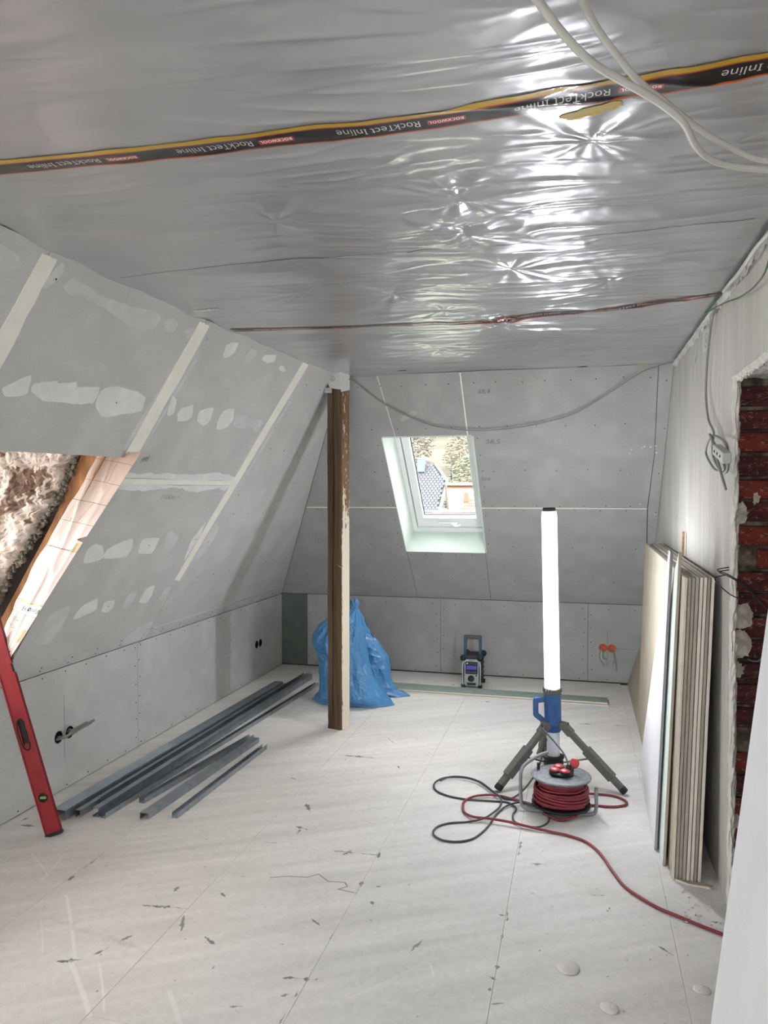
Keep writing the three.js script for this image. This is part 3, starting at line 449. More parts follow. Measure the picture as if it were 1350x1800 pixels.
{ // torn yellow tape, printed label, stains at the far end
  const pt = (p, d, mat, name) => mesh(name, slab(p, 0, 0.001, (x, z, e) => Ce(x, z, d + e)), mat, ceil);
  pt(wobble([[-0.05, -1.715], [0.0, -1.69], [0.075, -1.675], [0.085, -1.70], [0.05, -1.715], [-0.03, -1.735]], 0.004, 4), 0.001, std({ color: 0xb7a040, roughness: 0.5 }), 'tape_scrap');
  pt([[-1.68, -3.14], [-1.55, -3.12], [-1.55, -3.15], [-1.68, -3.17]], 0.0012, std({ map: ctex(256, 64, (g) => { g.fillStyle = '#c6c6c2'; g.fillRect(0, 0, 256, 64); g.fillStyle = '#3b3b3a'; for (let i = 0; i < 34; i++) g.fillRect(6 + i * 7.2, 16 + (i % 3) * 3, 4, 22 + (i % 4) * 4); }, [7.5, 20]), roughness: 0.5 }), 'film_label');
  pt(wobble([[0.33, -5.13], [0.40, -5.11], [0.42, -5.15], [0.34, -5.17]], 0.006, 4), 0.001, std({ color: 0xc9bd55, roughness: 0.6 }), 'tape_scrap');
  pt(wobble([[-0.02, -5.12], [0.04, -5.11], [0.03, -5.15], [0.0, -5.17]], 0.003, 3), 0.001, M.black, 'film_tear'); pt(wobble([[-1.2, -5.08], [-1.14, -5.08], [-1.15, -5.1], [-1.19, -5.1]], 0.003, 3), 0.001, M.black, 'film_tear');
}
// foam-sealed edge of the film along the right wall
mesh('film_edge', grid(160, 6, (u, v) => { const z = lerp(-1.0, -5.15, u), a = n2(z * 11, v * 3) * 0.010 + n2(z * 37, v * 4) * 0.005; return V(XR - 0.022 + v * 0.02 + a * 0.3, CEIL - 0.004 - v * (0.035 + a * 1.6) - 0.02 * (1 - v), z); }), std({ map: fibre(196, 194, 188, 46, 0.1), roughness: 0.8 }), ceil);
for (const [z, y, s, t] of [[-3.93, 2.36, 0.085, 'N'], [-4.28, 2.33, 0.045, 'R']]) {
  const tx = ctex(128, 128, (g) => { g.fillStyle = '#c9c7c2'; g.fillRect(0, 0, 128, 128); g.strokeStyle = g.fillStyle = '#6f6c68'; g.lineWidth = 5; g.beginPath(); g.arc(80, 64, 34, 0, 7); g.stroke(); g.font = 'bold 40px sans-serif'; g.textAlign = 'center'; g.textBaseline = 'middle'; g.fillText(t, 80, 66); }, [1 / (2 * s), 1 / (1.4 * s)]);
  tx.offset.set(-(z - s) / (2 * s), -(y - s * 0.7) / (1.4 * s));
  mesh('film_flap', slab(rounded([[z - s, y - s * 0.4], [z + s * 0.7, y - s * 0.6], [z + s, y], [z + s * 0.9, y + s * 0.6], [z - s, y + s * 0.7]], 0.002), 0.0005, 0.003, Rw), std({ map: tx, roughness: 0.4 }), wallR);
}

// ---------------------------------------------------------------- lit tower lamp on its tripod
{
  const t = thing('tower_lamp', 'glowing white light tower with blue handle grip on a black tripod', 'lamp', [-0.135, 0, -4.46]);
  const tilt = 0.0225, T = m => { m.rotation.z = tilt; return m; };
  const glow = std({ color: 0xffffff, emissive: 0xffffff, emissiveIntensity: 2.2, roughness: 0.5 });
  const tb = T(mesh('light_tube', lathe([[0, 0.522], [0.0435, 0.522], [0.0435, 1.50], [0.041, 1.535], [0, 1.54]]), glow, t));
  T(mesh('cap', lathe([[0, 1.536], [0.036, 1.536], [0.036, 1.553], [0.033, 1.557], [0, 1.557]]), M.black, t));
  const col = []; col.push(lathe([[0.0, 0.492], [0.046, 0.492], [0.05, 0.497], [0.05, 0.524], [0.0445, 0.53], [0, 0.53]])); for (let i = 0; i < 20; i++) { const a = i / 20 * 6.2832; col.push(rbox(0.008, 0.022, 0.008, 0.003, 0.05 * Math.cos(a), 0.519, 0.05 * Math.sin(a))); }
  T(mesh('collar', col, M.blackDust, t));
  T(mesh('body', lathe([[0, 0.283], [0.043, 0.283], [0.045, 0.29], [0.045, 0.318], [0.051, 0.322], [0.052, 0.335], [0.0475, 0.345], [0.0475, 0.482], [0.051, 0.486], [0.051, 0.494], [0.046, 0.498], [0, 0.498]]), M.blue, t));
  const h = new THREE.Shape([[-0.04, 0.475], [-0.10, 0.467], [-0.107, 0.455], [-0.107, 0.375], [-0.103, 0.365], [-0.055, 0.327], [-0.04, 0.335], [-0.04, 0.349], [-0.052, 0.352], [-0.083, 0.378], [-0.083, 0.436], [-0.078, 0.446], [-0.04, 0.452]].map(p => new THREE.Vector2(...p)));
  T(mesh('handle', new THREE.ExtrudeGeometry(h, { depth: 0.02, bevelEnabled: true, bevelSize: 0.003, bevelThickness: 0.004, bevelSegments: 2 }).translate(0, 0, -0.01), M.blue, t));
  T(mesh('lower_sleeve', lathe([[0, 0.13], [0.0365, 0.13], [0.0365, 0.284], [0, 0.284]]), std({ color: 0xd9dde6, roughness: 0.35 }), t));
  const hub = lathe([[0, 0.035], [0.05, 0.035], [0.055, 0.06], [0.055, 0.115], [0.05, 0.125], [0.06, 0.13], [0.06, 0.142], [0.04, 0.145], [0, 0.145]]);
  T(mesh('base_hub', hub, M.black, t));
  const feet = [[-0.293, 0.253], [0.381, 0.13], [-0.095, -0.37]];
  for (const [fx, fz] of feet) {
    const l = Math.hypot(fx, fz), ux = fx / l, uz = fz / l, P = f => [ux * lerp(0.062, l, f), lerp(0.318, 0.018, f), uz * lerp(0.062, l, f)];
    const leg = mesh('leg', [bar(P(0), P(0.5), 0.036, 0.030, 0.004)], M.blackDust, t);
    mesh('hinge', [bar([ux * 0.035, 0.325, uz * 0.035], [ux * 0.08, 0.322, uz * 0.08], 0.05, 0.036, 0.006), bar(P(-0.02), P(0.12), 0.046, 0.042, 0.006)], M.blackDust, leg);
    mesh('outer_tube', [bar(P(0.36), P(0.80), 0.050, 0.046, 0.005), bar(P(0.72), P(0.99), 0.044, 0.03, 0.008)], M.blackDust, leg);
    mesh('rubber_foot', bar(P(0.93), P(1.015), 0.046, 0.032, 0.01), M.black, leg);
    mesh('stay', [-0.012, 0.012].map(o => tube([[ux * 0.05 - uz * o, 0.11, uz * 0.05 + ux * o], [P(0.44)[0] - uz * o, 0.165, P(0.44)[2] + ux * o]], 0.0022, 3, 6)), M.black, leg);
  }
  // supply lead: from the hinge to the reel's socket, and the loops lying on the floor
  const O = p => [p[0] + 0.135, p[1], p[2] + 4.46];
  mesh('supply_lead', tube([[-0.19, 0.31, -4.43], [-0.206, 0.333, -4.36], [-0.17, 0.322, -4.28], [-0.115, 0.292, -4.20], [-0.07, 0.262, -4.12], [-0.052, 0.235, -4.06], [-0.05, 0.222, -4.045]].map(O), 0.0048), M.cableBlack, t);
  mesh('plug', [cyl(0.017, 0.012, 0.045, 0, 0, 0).rotateX(-0.3).translate(...O([-0.05, 0.216, -4.04]))], M.black, t);
  const A = [[-0.43, -4.16], [-0.50, -4.26], [-0.56, -4.33], [-0.64, -4.36], [-0.74, -4.33], [-0.78, -4.26], [-0.78, -4.19], [-0.75, -4.12], [-0.68, -4.07], [-0.60, -4.05], [-0.53, -4.05], [-0.43, -4.06], [-0.36, -4.06], [-0.31, -3.98], [-0.32, -3.89], [-0.30, -3.81], [-0.25, -3.78], [-0.19, -3.78], [-0.15, -3.83], [-0.14, -3.90], [-0.17, -3.98], [-0.23, -4.04], [-0.30, -4.06], [-0.36, -4.00], [-0.40, -3.90], [-0.42, -3.78], [-0.45, -3.66], [-0.49, -3.58], [-0.55, -3.54], [-0.62, -3.54], [-0.67, -3.59], [-0.67, -3.67], [-0.62, -3.73], [-0.53, -3.77], [-0.46, -3.80], [-0.42, -3.88], [-0.39, -3.99], [-0.40, -4.08], [-0.46, -4.18], [-0.54, -4.29], [-0.63, -4.335], [-0.71, -4.32], [-0.755, -4.25]];
  mesh('floor_lead', tube([[-0.175, 0.25, -4.40], [-0.22, 0.1, -4.33], [-0.30, 0.02, -4.18], [-0.36, 0.009, -4.10]].map(O).concat(A.map((p, i) => O([p[0], 0.0052 + (i > 12 && i < 24 ? 0.006 : i > 33 ? 0.011 : 0), p[1]]))), 0.005, 8), M.cableBlack, t);
  number(t);
  const L = 1.0, N = 8;
  for (let i = 0; i < N; i++) {
    const a = (i + 0.5) / N * Math.PI * 2, l = new THREE.RectAreaLight(0xf3f7ff, LAMP, 0.034, L);
    const c = V(-0.135 - 0.0225 * 1.02 + 0.0475 * Math.sin(a), 1.02, -4.46 + 0.0475 * Math.cos(a));
    l.position.copy(c); l.lookAt(c.x + Math.sin(a), 1.02, c.z + Math.cos(a)); l.name = 'tube_light'; scene.add(l);
  }
}

// ---------------------------------------------------------------- cable reel
{
  const t = thing('cable_reel', 'cable reel lying flat with grey disk, red sockets and red cable', 'cable reel', [-0.086, 0, -4.05]);
  const O = p => [p[0] + 0.086, p[1], p[2] + 4.05];
  mesh('top_disk', lathe([[0, 0.176], [0.145, 0.176], [0.151, 0.173], [0.153, 0.178], [0.151, 0.183], [0.145, 0.181], [0.07, 0.186], [0, 0.186]], 48), std({ map: fibre(112, 116, 119, 34, 0.12), roughness: 0.6 }), t);
  mesh('bottom_disk', lathe([[0, 0.03], [0.148, 0.03], [0.151, 0.036], [0.148, 0.042], [0, 0.04]], 48), M.black, t);
  mesh('drum', cyl(0.105, 0.105, 0.14, 0, 0.108, 0), std({ color: 0x5a161c, roughness: 0.6 }), t);
  const w = []; for (let i = 0; i <= 300; i++) { const a = i / 300 * Math.PI * 2 * 11, y = 0.05 + 0.113 * i / 300, r = 0.126 + 0.010 * Math.sin(i * 0.05) - 0.02 * smooth(y, 0.11, 0.163) + 0.004 * n2(a * 0.7, 2); w.push([r * Math.cos(a), y + 0.004 * Math.sin(a + 1) + 0.003 * n2(a * 0.5, 7), r * Math.sin(a)]); }
  const w2 = []; for (let i = 0; i <= 120; i++) { const a = 0.6 + i / 120 * Math.PI * 2 * 4, y = 0.052 + 0.075 * i / 120; w2.push([(0.139 - 0.008 * i / 120 + 0.003 * n2(a, 9)) * Math.cos(a), y + 0.008 * Math.sin(a * 0.9), 0.139 * Math.sin(a)]); }
  mesh('wound_cable', [tube(w, 0.0065, 2, 7), tube(w2, 0.0065, 3, 7)], M.redCable, t);
  mesh('socket_base', lathe([[0, 0.186], [0.062, 0.186], [0.062, 0.2], [0.056, 0.205], [0, 0.205]]), M.black, t);
  const lidM = std({ color: 0xb23a3e, roughness: 0.4 });
  for (const [x, z] of [[-0.031, 0.02], [-0.012, -0.033], [0.02, 0.033], [0.036, -0.016]]) {
    const s = mesh('socket', lathe([[0, 0.2], [0.028, 0.2], [0.028, 0.212], [0, 0.212]]).translate(x, 0, z), M.black, t);
    if (x < 0.03) mesh('lid', lathe([[0, 0.21], [0.027, 0.21], [0.027, 0.216], [0.018, 0.222], [0, 0.223]]).translate(x, 0, z), lidM, s);
    else mesh('lid', lathe([[0, -0.003], [0.027, -0.003], [0.027, 0.003], [0.018, 0.008], [0, 0.009]]).rotateZ(0.5).rotateX(1.0).translate(x + 0.03, 0.24, z - 0.004), lidM, s);
  }
  mesh('crank_knob', [cyl(0.008, 0.008, 0.035, -0.118, 0.2, -0.05)], M.black, t);
  const fm = std({ color: 0x7d8084, roughness: 0.45 });
  mesh('tube_frame', [tube([[-0.165, 0.24, -4.20], [-0.20, 0.232, -4.18], [-0.245, 0.215, -4.14], [-0.285, 0.19, -4.09], [-0.293, 0.165, -4.055], [-0.288, 0.06, -4.01], [-0.281, 0.025, -3.995], [-0.255, 0.012, -3.985], [-0.1, 0.0105, -3.99], [0.055, 0.0105, -4.0], [0.08, 0.018, -4.0], [0.088, 0.04, -4.0], [0.088, 0.145, -4.0]].map(O), 0.0095, 8, 10)], fm, t);
  mesh('supply_cable', tube([[-0.165, 0.05, -3.945], [-0.20, 0.02, -4.02], [-0.32, 0.007, -4.10], [-0.43, 0.014, -4.12], [-0.53, 0.012, -4.09], [-0.58, 0.007, -4.03], [-0.58, 0.007, -3.94], [-0.56, 0.007, -3.87], [-0.51, 0.012, -3.82], [-0.43, 0.02, -3.80], [-0.33, 0.018, -3.79], [-0.23, 0.015, -3.765], [-0.12, 0.008, -3.75], [-0.04, 0.007, -3.73], [0.03, 0.007, -3.69], [0.08, 0.007, -3.62], [0.115, 0.007, -3.53], [0.15, 0.007, -3.41], [0.19, 0.007, -3.30], [0.25, 0.007, -3.22], [0.31, 0.007, -3.16], [0.38, 0.007, -3.115], [0.45, 0.007, -3.07], [0.52, 0.007, -3.03], [0.62, 0.007, -2.97], [0.85, 0.007, -2.85]].map(O), 0.0065, 10), M.redCable, t);
  mesh('cable_loop', tube([[0.02, 0.05, -4.16], [0.06, 0.02, -4.25], [0.11, 0.007, -4.29], [0.18, 0.007, -4.285], [0.235, 0.007, -4.245], [0.248, 0.007, -4.19], [0.21, 0.007, -4.15], [0.15, 0.007, -4.13], [0.07, 0.008, -4.125], [0.02, 0.03, -4.02], [-0.02, 0.02, -3.92], [-0.09, 0.008, -3.895], [-0.17, 0.02, -3.93]].map(O), 0.0065, 10), M.redCable, t);
  number(t);
}

// ---------------------------------------------------------------- timber post
{
  const t = thing('timber_post', 'weathered brown timber post with a long crack, its right face partly whitewashed', 'post', [-1.627, 0, -5.101], -0.25);
  const H = 2.462, nR = 90, hw = 0.0545;
  const outline = y => {
    const e = 0.003 * n2(y * 3, 1) + 0.0015 * n2(y * 14, 2), c = -0.009 + 0.006 * n2(y * 0.8, 5) + 0.002 * n2(y * 5, 6), cw = 0.0032 + 0.0028 * clamp(n2(y * 1.1, 9) + 0.4, 0, 1), w = 0.003 * n2(y * 5, 11);
    return [[-hw + e, hw], [c - cw - 0.014, hw + 0.001 * n2(y * 9, 4)], [c - cw, hw], [c, hw - 0.032], [c + cw, hw], [hw - 0.012, hw + 0.001 * n2(y * 7, 14)], [hw - 0.005 + w, hw - 0.002], [hw, hw - 0.009 + w], [hw, -hw], [-hw, -hw], [-hw + e, hw]];
  };
  const m = 10, P = [], U = [], I = []; let per = [0, 0.03, 0.045, 0.05, 0.055, 0.1, 0.108, 0.115, 0.22, 0.33, 0.44];
  for (let j = 0; j <= nR; j++) { const y = H * j / nR, o = outline(y); for (let i = 0; i <= m; i++) { P.push(o[i][0], y, o[i][1]); U.push(per[i] * 3, y * 0.55); } }
  for (let j = 0; j < nR; j++) for (let i = 0; i < m; i++) { const a = j * (m + 1) + i, b = a + 1, c = a + m + 1, d = c + 1; I.push(a, b, d, a, d, c); }
  let g = new THREE.BufferGeometry(); g.setAttribute('position', new THREE.Float32BufferAttribute(P, 3)); g.setAttribute('uv', new THREE.Float32BufferAttribute(U, 2)); g.setIndex(I); g = g.toNonIndexed(); g.computeVertexNormals();
  mesh('timber', [g, box(hw * 1.9, 0.002, hw * 1.9, 0, H - 0.001, 0)], std({ map: wood([60, 44, 32], [116, 92, 68]), roughness: 0.85 }), t);
  const lime = ctex(128, 1024, (c) => {
    const im = c.createImageData(128, 1024), D = im.data;
    for (let y = 0; y < 1024; y++) for (let x = 0; x < 128; x++) {
      const v = 1 - y / 1024, u = x / 128, h = v * 2.4, nn = vn(u * 6, v * 60, 64) * 0.5 + vn(u * 20, v * 160, 256) * 0.5, up = smooth(h, 1.1, 1.9);
      const wv = smooth(nn + 0.42 - up * 0.75 - (u < 0.12 ? 0.3 : 0) + (u > 0.2 && u < 0.45 ? 0.12 * up : 0), 0.38, 0.5), gr = (vn(u * 40, v * 10, 64) - 0.5) * 40, o = (y * 128 + x) * 4;
      D[o] = lerp(122 + gr, 214 + gr * 0.3, wv); D[o + 1] = lerp(94 + gr, 205 + gr * 0.3, wv); D[o + 2] = lerp(66 + gr * 0.8, 184 + gr * 0.3, wv); D[o + 3] = 255;
    }
    c.putImageData(im, 0, 0);
  });
  mesh('whitewash', grid(6, 120, (u, v) => V(hw + 0.0012 + 0.0008 * n2(u * 4, v * 40), v * 2.36, lerp(hw - 0.008 + 0.003 * n2(v * 24, 3), -hw + 0.001, u))), std({ map: lime, roughness: 0.95 }), t);
  const capM = std({ color: 0xd4d4d0, roughness: 0.35 });
  mesh('film_collar', [slab([[-0.03, 2.36], [hw + 0.004, 2.345], [hw + 0.004, 2.47], [-0.055, 2.47], [-0.05, 2.40]], 0, 0.004, (x, y, d) => V(x, y, hw + 0.001 + d)), slab([[-hw, 2.33], [hw, 2.355], [hw, 2.47], [-hw - 0.03, 2.47]], 0, 0.004, (s, y, d) => V(hw + 0.002 + d, y, -s))], capM, t);
  mesh('collar_print', grid(1, 1, (u, v) => V(-0.03 + u * 0.045, 2.40 + v * 0.045, hw + 0.0065)), std({ map: ctex(128, 128, (c) => { c.fillStyle = '#d4d4d0'; c.fillRect(0, 0, 128, 128); c.strokeStyle = c.fillStyle = '#4a4a48'; c.lineWidth = 8; c.beginPath(); c.arc(64, 64, 48, 0, 7); c.stroke(); c.font = 'bold 60px sans-serif'; c.textAlign = 'center'; c.textBaseline = 'middle'; c.fillText('R', 64, 66); }), roughness: 0.4 }), t);
  mesh('board_offcut', rbox(0.05, 0.035, 0.02, 0.003, -0.04, 2.345, hw + 0.012), M.board, t);
  mesh('splinter', new THREE.IcosahedronGeometry(0.02, 1).scale(0.5, 3.0, 0.5).translate(-hw - 0.006, 0.30, 0.03), std({ color: 0xb89a72, roughness: 0.9 }), t);
  mesh('splinter', new THREE.ConeGeometry(0.003, 0.045, 5).rotateZ(1.0).translate(0.04, 1.14, hw + 0.006), std({ color: 0xcbb694, roughness: 0.9 }), t);
  number(t);
}

// ---------------------------------------------------------------- blue refuse sacks
function sack(name, label, z0, depth, table, fold, sd) {
  const t = tag(new THREE.Group(), label, 'bag'); t.name = numbered(name); scene.add(t);
  const y0 = table[0][0];
  const at = (y, k) => { for (let i = 1; i < table.length; i++) if (y <= table[i][0]) { const f = (y - table[i - 1][0]) / (table[i][0] - table[i - 1][0]); return lerp(table[i - 1][k], table[i][k], f * f * (3 - 2 * f) * 0.5 + f * 0.5); } return table.at(-1)[k]; };
  const H = table.at(-1)[0], cx0 = (at(y0, 1) + at(y0, 2)) / 2; t.position.set(cx0, 0, z0);
  const g = grid(170, 130, (u, v) => {
    const th = u * Math.PI * 2, y = lerp(0.004, H, v), xl = at(y, 1), xr = at(y, 2), c = (xl + xr) / 2 - cx0, a = (xr - xl) / 2;
    const dz = depth * clamp(a / 0.3, 0.12, 1) * (v < 0.12 ? lerp(0.62, 1, smooth(v, 0, 0.12)) : 1), ct = Math.cos(th), st = Math.sin(th), pw = v < 0.1 ? lerp(1.7, 1, v / 0.1) : 1;
    let x = c + a * ct, z = Math.sign(st) * Math.pow(Math.abs(st), pw) * dz;
    const f = fold(th, v, x), n = f * (0.4 + 0.6 * Math.abs(st)) * clamp(a / 0.2, 0.2, 1);
    x += ct * n * 0.45; z += st * n; return V(x, y + 0.006 * n2(th * 3 + sd, v * 9) * (v > 0.04 ? 1 : 0), z);
  });
  mesh('sack_film', g, phy({ color: new THREE.Color(0x4c88ba), roughness: 0.36, clearcoat: 0.25, clearcoatRoughness: 0.25 }), t);
  return [t, cx0, H, at];
}
const rid = (a, p = 3) => Math.pow(1 - Math.abs(a), p);
{
  const tb = [[-0.005, -2.06, -1.375], [0.03, -2.03, -1.40], [0.08, -1.985, -1.45], [0.144, -1.975, -1.494], [0.234, -1.98, -1.549], [0.324, -1.986, -1.592], [0.412, -2.02, -1.606], [0.501, -2.045, -1.617], [0.594, -1.995, -1.63], [0.67, -1.91, -1.648], [0.715, -1.80, -1.662], [0.745, -1.735, -1.675], [0.775, -1.735, -1.665]];
  const [t, cx, H] = sack('refuse_sack', 'bulging blue plastic refuse sack standing directly behind the timber post', -5.74, 0.24, tb, (th, v, x) => {
    const k = th + 0.5 * v, drape = 0.020 * rid(n2(k * 2.2, v * 1.1 + 3)) * (0.3 + v) + 0.013 * rid(n2(k * 4.5 + v * 2, v * 2.4)) + 0.012 * n2(th * 1.6 + v * 3, v * 4) + 0.005 * rid(n2(th * 8, v * 12), 2) + 0.004 * n2(th * 6 - v * 9, v * 14);
    return drape - 0.03 * Math.exp(-Math.pow((v - 0.5) / 0.05, 2)) * (Math.cos(th) < -0.3 ? 1 : 0);
  }, 1);
  const o = []; for (let i = 0; i < 9; i++) { const a = i / 9 * 6.2832; o.push(new THREE.IcosahedronGeometry(0.022, 1).scale(0.8, 1.1 + 0.4 * Math.sin(i * 3), 0.5).rotateY(a).translate(-1.70 - cx + 0.022 * Math.cos(a), H + 0.006 + 0.012 * Math.sin(i * 2), 0.022 * Math.sin(a))); }
  mesh('tied_neck', o, phy({ color: new THREE.Color(0x4c88ba), roughness: 0.36, clearcoat: 0.25 }), t);
}
{
  const tb = [[-0.005, -1.70, -1.31], [0.012, -1.70, -1.335], [0.05, -1.76, -1.43], [0.122, -1.81, -1.482], [0.215, -1.833, -1.488], [0.30, -1.857, -1.497], [0.40, -1.882, -1.566], [0.50, -1.882, -1.653], [0.60, -1.87, -1.70], [0.66, -1.80, -1.73], [0.69, -1.78, -1.75]];
  sack('refuse_sack', 'slumped creased blue refuse sack leaning behind the bulging one', -6.03, 0.17, tb, (th, v) => 0.026 * rid(n2(v * 6 + 0.5 * Math.cos(th), th * 0.7 + 11), 2) + 0.02 * n2(v * 3.2, th * 1.2 + 4) + 0.006 * rid(n2(v * 16, th * 2.5), 2) + 0.004 * n2(th * 7, v * 12), 5);
}

// ---------------------------------------------------------------- site radio
{
  const t = thing('site_radio', 'small black and silver work radio with blue carrying handle', 'radio', [-0.872, 0, -6.515]);
  const w = 0.165, d = 0.24, h = 0.262;
  mesh('body', [rbox(w - 0.02, h - 0.02, d, 0.015, 0, 0.016 + h / 2, 0)], M.black, t);
  const ribs = []; for (const s of [-1, 1]) { for (let i = 0; i < 5; i++) ribs.push(rbox(0.012, 0.012, d - 0.05, 0.004, s * (w / 2 - 0.008), 0.06 + i * 0.042, 0)); }
  mesh('side_grille', ribs, std({ color: 0x34383d, roughness: 0.6 }), t);
  const fz = d / 2;
  mesh('front_panel', slab([[-0.05, 0.022], [0.05, 0.022], [0.062, 0.04], [0.062, 0.228], [0.045, 0.248], [-0.045, 0.248], [-0.062, 0.228], [-0.062, 0.04]], 0, 0.008, (x, y, e) => V(x, y, fz + e), { bevel: 0.002 }), std({ color: 0x9c9f9f, roughness: 0.4, metalness: 0.3 }), t);
  mesh('display', rbox(0.102, 0.104, 0.004, 0.004, 0, 0.175, fz + 0.009), std({ color: 0x14161c, roughness: 0.25 }), t);
  mesh('screen', box(0.088, 0.03, 0.002, 0, 0.178, fz + 0.0116), std({ color: 0x2c2c66, emissive: 0x4a4ab8, emissiveIntensity: 0.45, roughness: 0.3 }), t);
  mesh('brand_lettering', grid(1, 1, (u, v) => V((u - 0.5) * 0.062, 0.236 + (v - 0.5) * 0.018, fz + 0.0084)), std({ map: ctex(256, 72, (c) => { c.fillStyle = '#9c9f9f'; c.fillRect(0, 0, 256, 72); c.fillStyle = '#101114'; c.font = 'italic bold 62px sans-serif'; c.textAlign = 'center'; c.textBaseline = 'middle'; c.fillText('Makita', 128, 38); }), roughness: 0.5 }), t);
  for (let i = 0; i < 5; i++) { mesh('button', rbox(0.012, 0.008, 0.004, 0.002, -0.036 + i * 0.018, 0.139, fz + 0.0115), std({ color: 0x5b6068, roughness: 0.5 }), t); mesh('button', rbox(0.012, 0.010, 0.004, 0.002, -0.036 + i * 0.018, 0.212, fz + 0.0115), std({ color: i ? 0x3d434c : 0xd0d4d8, roughness: 0.5 }), t); }
  mesh('tuning_knob', lathe([[0, 0], [0.027, 0], [0.027, 0.006], [0.022, 0.008], [0.02, 0.02], [0.012, 0.022], [0, 0.02]]).rotateX(Math.PI / 2).translate(-0.003, 0.086, fz + 0.008), M.black, t);
  mesh('jack', cyl(0.007, 0.007, 0.004).rotateX(Math.PI / 2).translate(0.04, 0.112, fz + 0.009), M.black, t);
  mesh('latch', rbox(0.075, 0.02, 0.006, 0.008, 0, 0.04, fz + 0.009), M.black, t);
  for (const s of [-1, 1]) {
    mesh('guard_rail', [tube([[s * 0.07, 0.03, fz + 0.006], [s * 0.073, 0.06, fz + 0.012], [s * 0.073, 0.2, fz + 0.012], [s * 0.066, 0.235, fz + 0.004]], 0.0055, 6, 8)], std({ color: 0xb9bcbc, roughness: 0.35, metalness: 0.3 }), t);
    for (const z of [fz - 0.005, -fz + 0.01]) { mesh('corner_bumper', new THREE.SphereGeometry(0.029, 16, 12).scale(0.95, 0.95, 0.9).translate(s * (w / 2 - 0.012), 0.254, z), M.black, t); mesh('foot', rbox(0.034, 0.034, 0.036, 0.008, s * (w / 2 - 0.012), 0.017, z), M.black, t); }
  }
  mesh('top_bar', rbox(w - 0.03, 0.03, 0.03, 0.01, 0, 0.262, fz - 0.005), M.black, t);
  for (const s of [-1, 1]) mesh('handle_arm', rbox(0.024, 0.168, 0.03, 0.006, s * 0.063, 0.352, 0.05), std({ color: 0x1d4a63, roughness: 0.5 }), t);
  mesh('handle_grip', [rbox(0.13, 0.032, 0.032, 0.006, 0, 0.42, 0.05)], std({ color: 0x4a4946, roughness: 0.6 }), t);
  number(t);
}

// ---------------------------------------------------------------- moisture-proof board strips on the floor
{
  const strip = (name, label, y, dz, x1) => { const m = mesh(name, slab([[-1.62, 6.115 + dz], [x1, 6.105 + dz], [x1 + 0.004, 6.265 + dz * 0.6], [-1.62, 6.33 + dz * 0.6]], y, y + 0.0125, Fl, { bevel: 0.001 }), [M.greenStrip, M.edge2], scene); tag(m, label, 'board strip'); };
  strip('plasterboard_strip', 'lower pale edged board strip flat on the floor before the radio', 0.001, 0, 0.225);
  strip('plasterboard_strip', 'green faced board strip on top of the other strip before the radio', 0.0155, 0.008, 0.215);
}

// ---------------------------------------------------------------- galvanised profiles
{
  const U = (w, h, th, lipIn = 0) => { const p = [[-w / 2, 0], [w / 2, 0], [w / 2, h]]; if (lipIn) p.push([w / 2 - lipIn, h], [w / 2 - lipIn, h - th]); p.push([w / 2 - th, lipIn ? h - th : h], [w / 2 - th, th], [-w / 2 + th, th], [-w / 2 + th, lipIn ? h - th : h]); if (lipIn) p.push([-w / 2 + lipIn, h - th], [-w / 2 + lipIn, h]); p.push([-w / 2, h]); return p; };
  const prof = (label, a, b, w, h, roll, y, lipIn = 0, ribs = false) => {
    const L = Math.hypot(b[0] - a[0], b[1] - a[1]), s = new THREE.Shape(U(w, h, 0.0016, lipIn).map(p => new THREE.Vector2(...p)));
    let g = new THREE.ExtrudeGeometry(s, { depth: L, bevelEnabled: false, steps: 1 }); g.translate(0, -h / 2, 0); g.rotateZ(roll); g.rotateY(Math.PI + Math.atan2(a[0] - b[0], a[1] - b[1])); 
    const hh = Math.abs(Math.cos(roll)) > 0.5 ? h / 2 : w / 2;
    const m = mesh('steel_profile', g, M.steel); m.position.set(a[0], hh + y, a[1]); tag(m, label, 'metal profile', 'galvanised steel profiles on the floor');
    if (ribs) for (let i = -3; i <= 3; i++) { const r = mesh('rib', new THREE.CylinderGeometry(0.0026, 0.0026, L, 6).rotateX(Math.PI / 2).translate(i * w / 8, hh, -L / 2), M.steel, m); r.rotation.y = Math.atan2(a[0] - b[0], a[1] - b[1]); }
    number(m); return m;
  };
  prof('wide ribbed steel profile nearest the left knee wall, flange side down', [-2.525, -3.30], [-2.456, -6.036], 0.075, 0.05, Math.PI, 0.0005, 0, true);
  prof('slim steel channel, second of the long ones from the wall', [-2.452, -3.348], [-2.398, -6.045], 0.03, 0.036, Math.PI, 0.0005);
  prof('long lipped steel stud with its open side turned to the right', [-2.366, -3.373], [-2.298, -6.38], 0.046, 0.036, -Math.PI / 2, 0.0005, 0.007);
  prof('long open steel channel, outermost of the long ones', [-2.321, -3.37], [-2.165, -6.178], 0.03, 0.027, 0, 0.0005);
  prof('long dark steel stud lying in the middle of the bundle', [-2.412, -3.5], [-2.352, -6.40], 0.03, 0.045, 0, 0.0005);
  prof('short steel channel with its open side up, tucked beside the long ones', [-2.235, -3.584], [-2.115, -4.72], 0.034, 0.03, 0, 0.0005);
  prof('short steel channel lying upside down, flat web on top', [-2.114, -3.412], [-2.06, -4.662], 0.05, 0.03, Math.PI, 0.0005);
  prof('short open steel channel lying furthest out on the floor', [-1.97, -3.459], [-1.95, -4.551], 0.032, 0.029, 0, 0.0005);
}

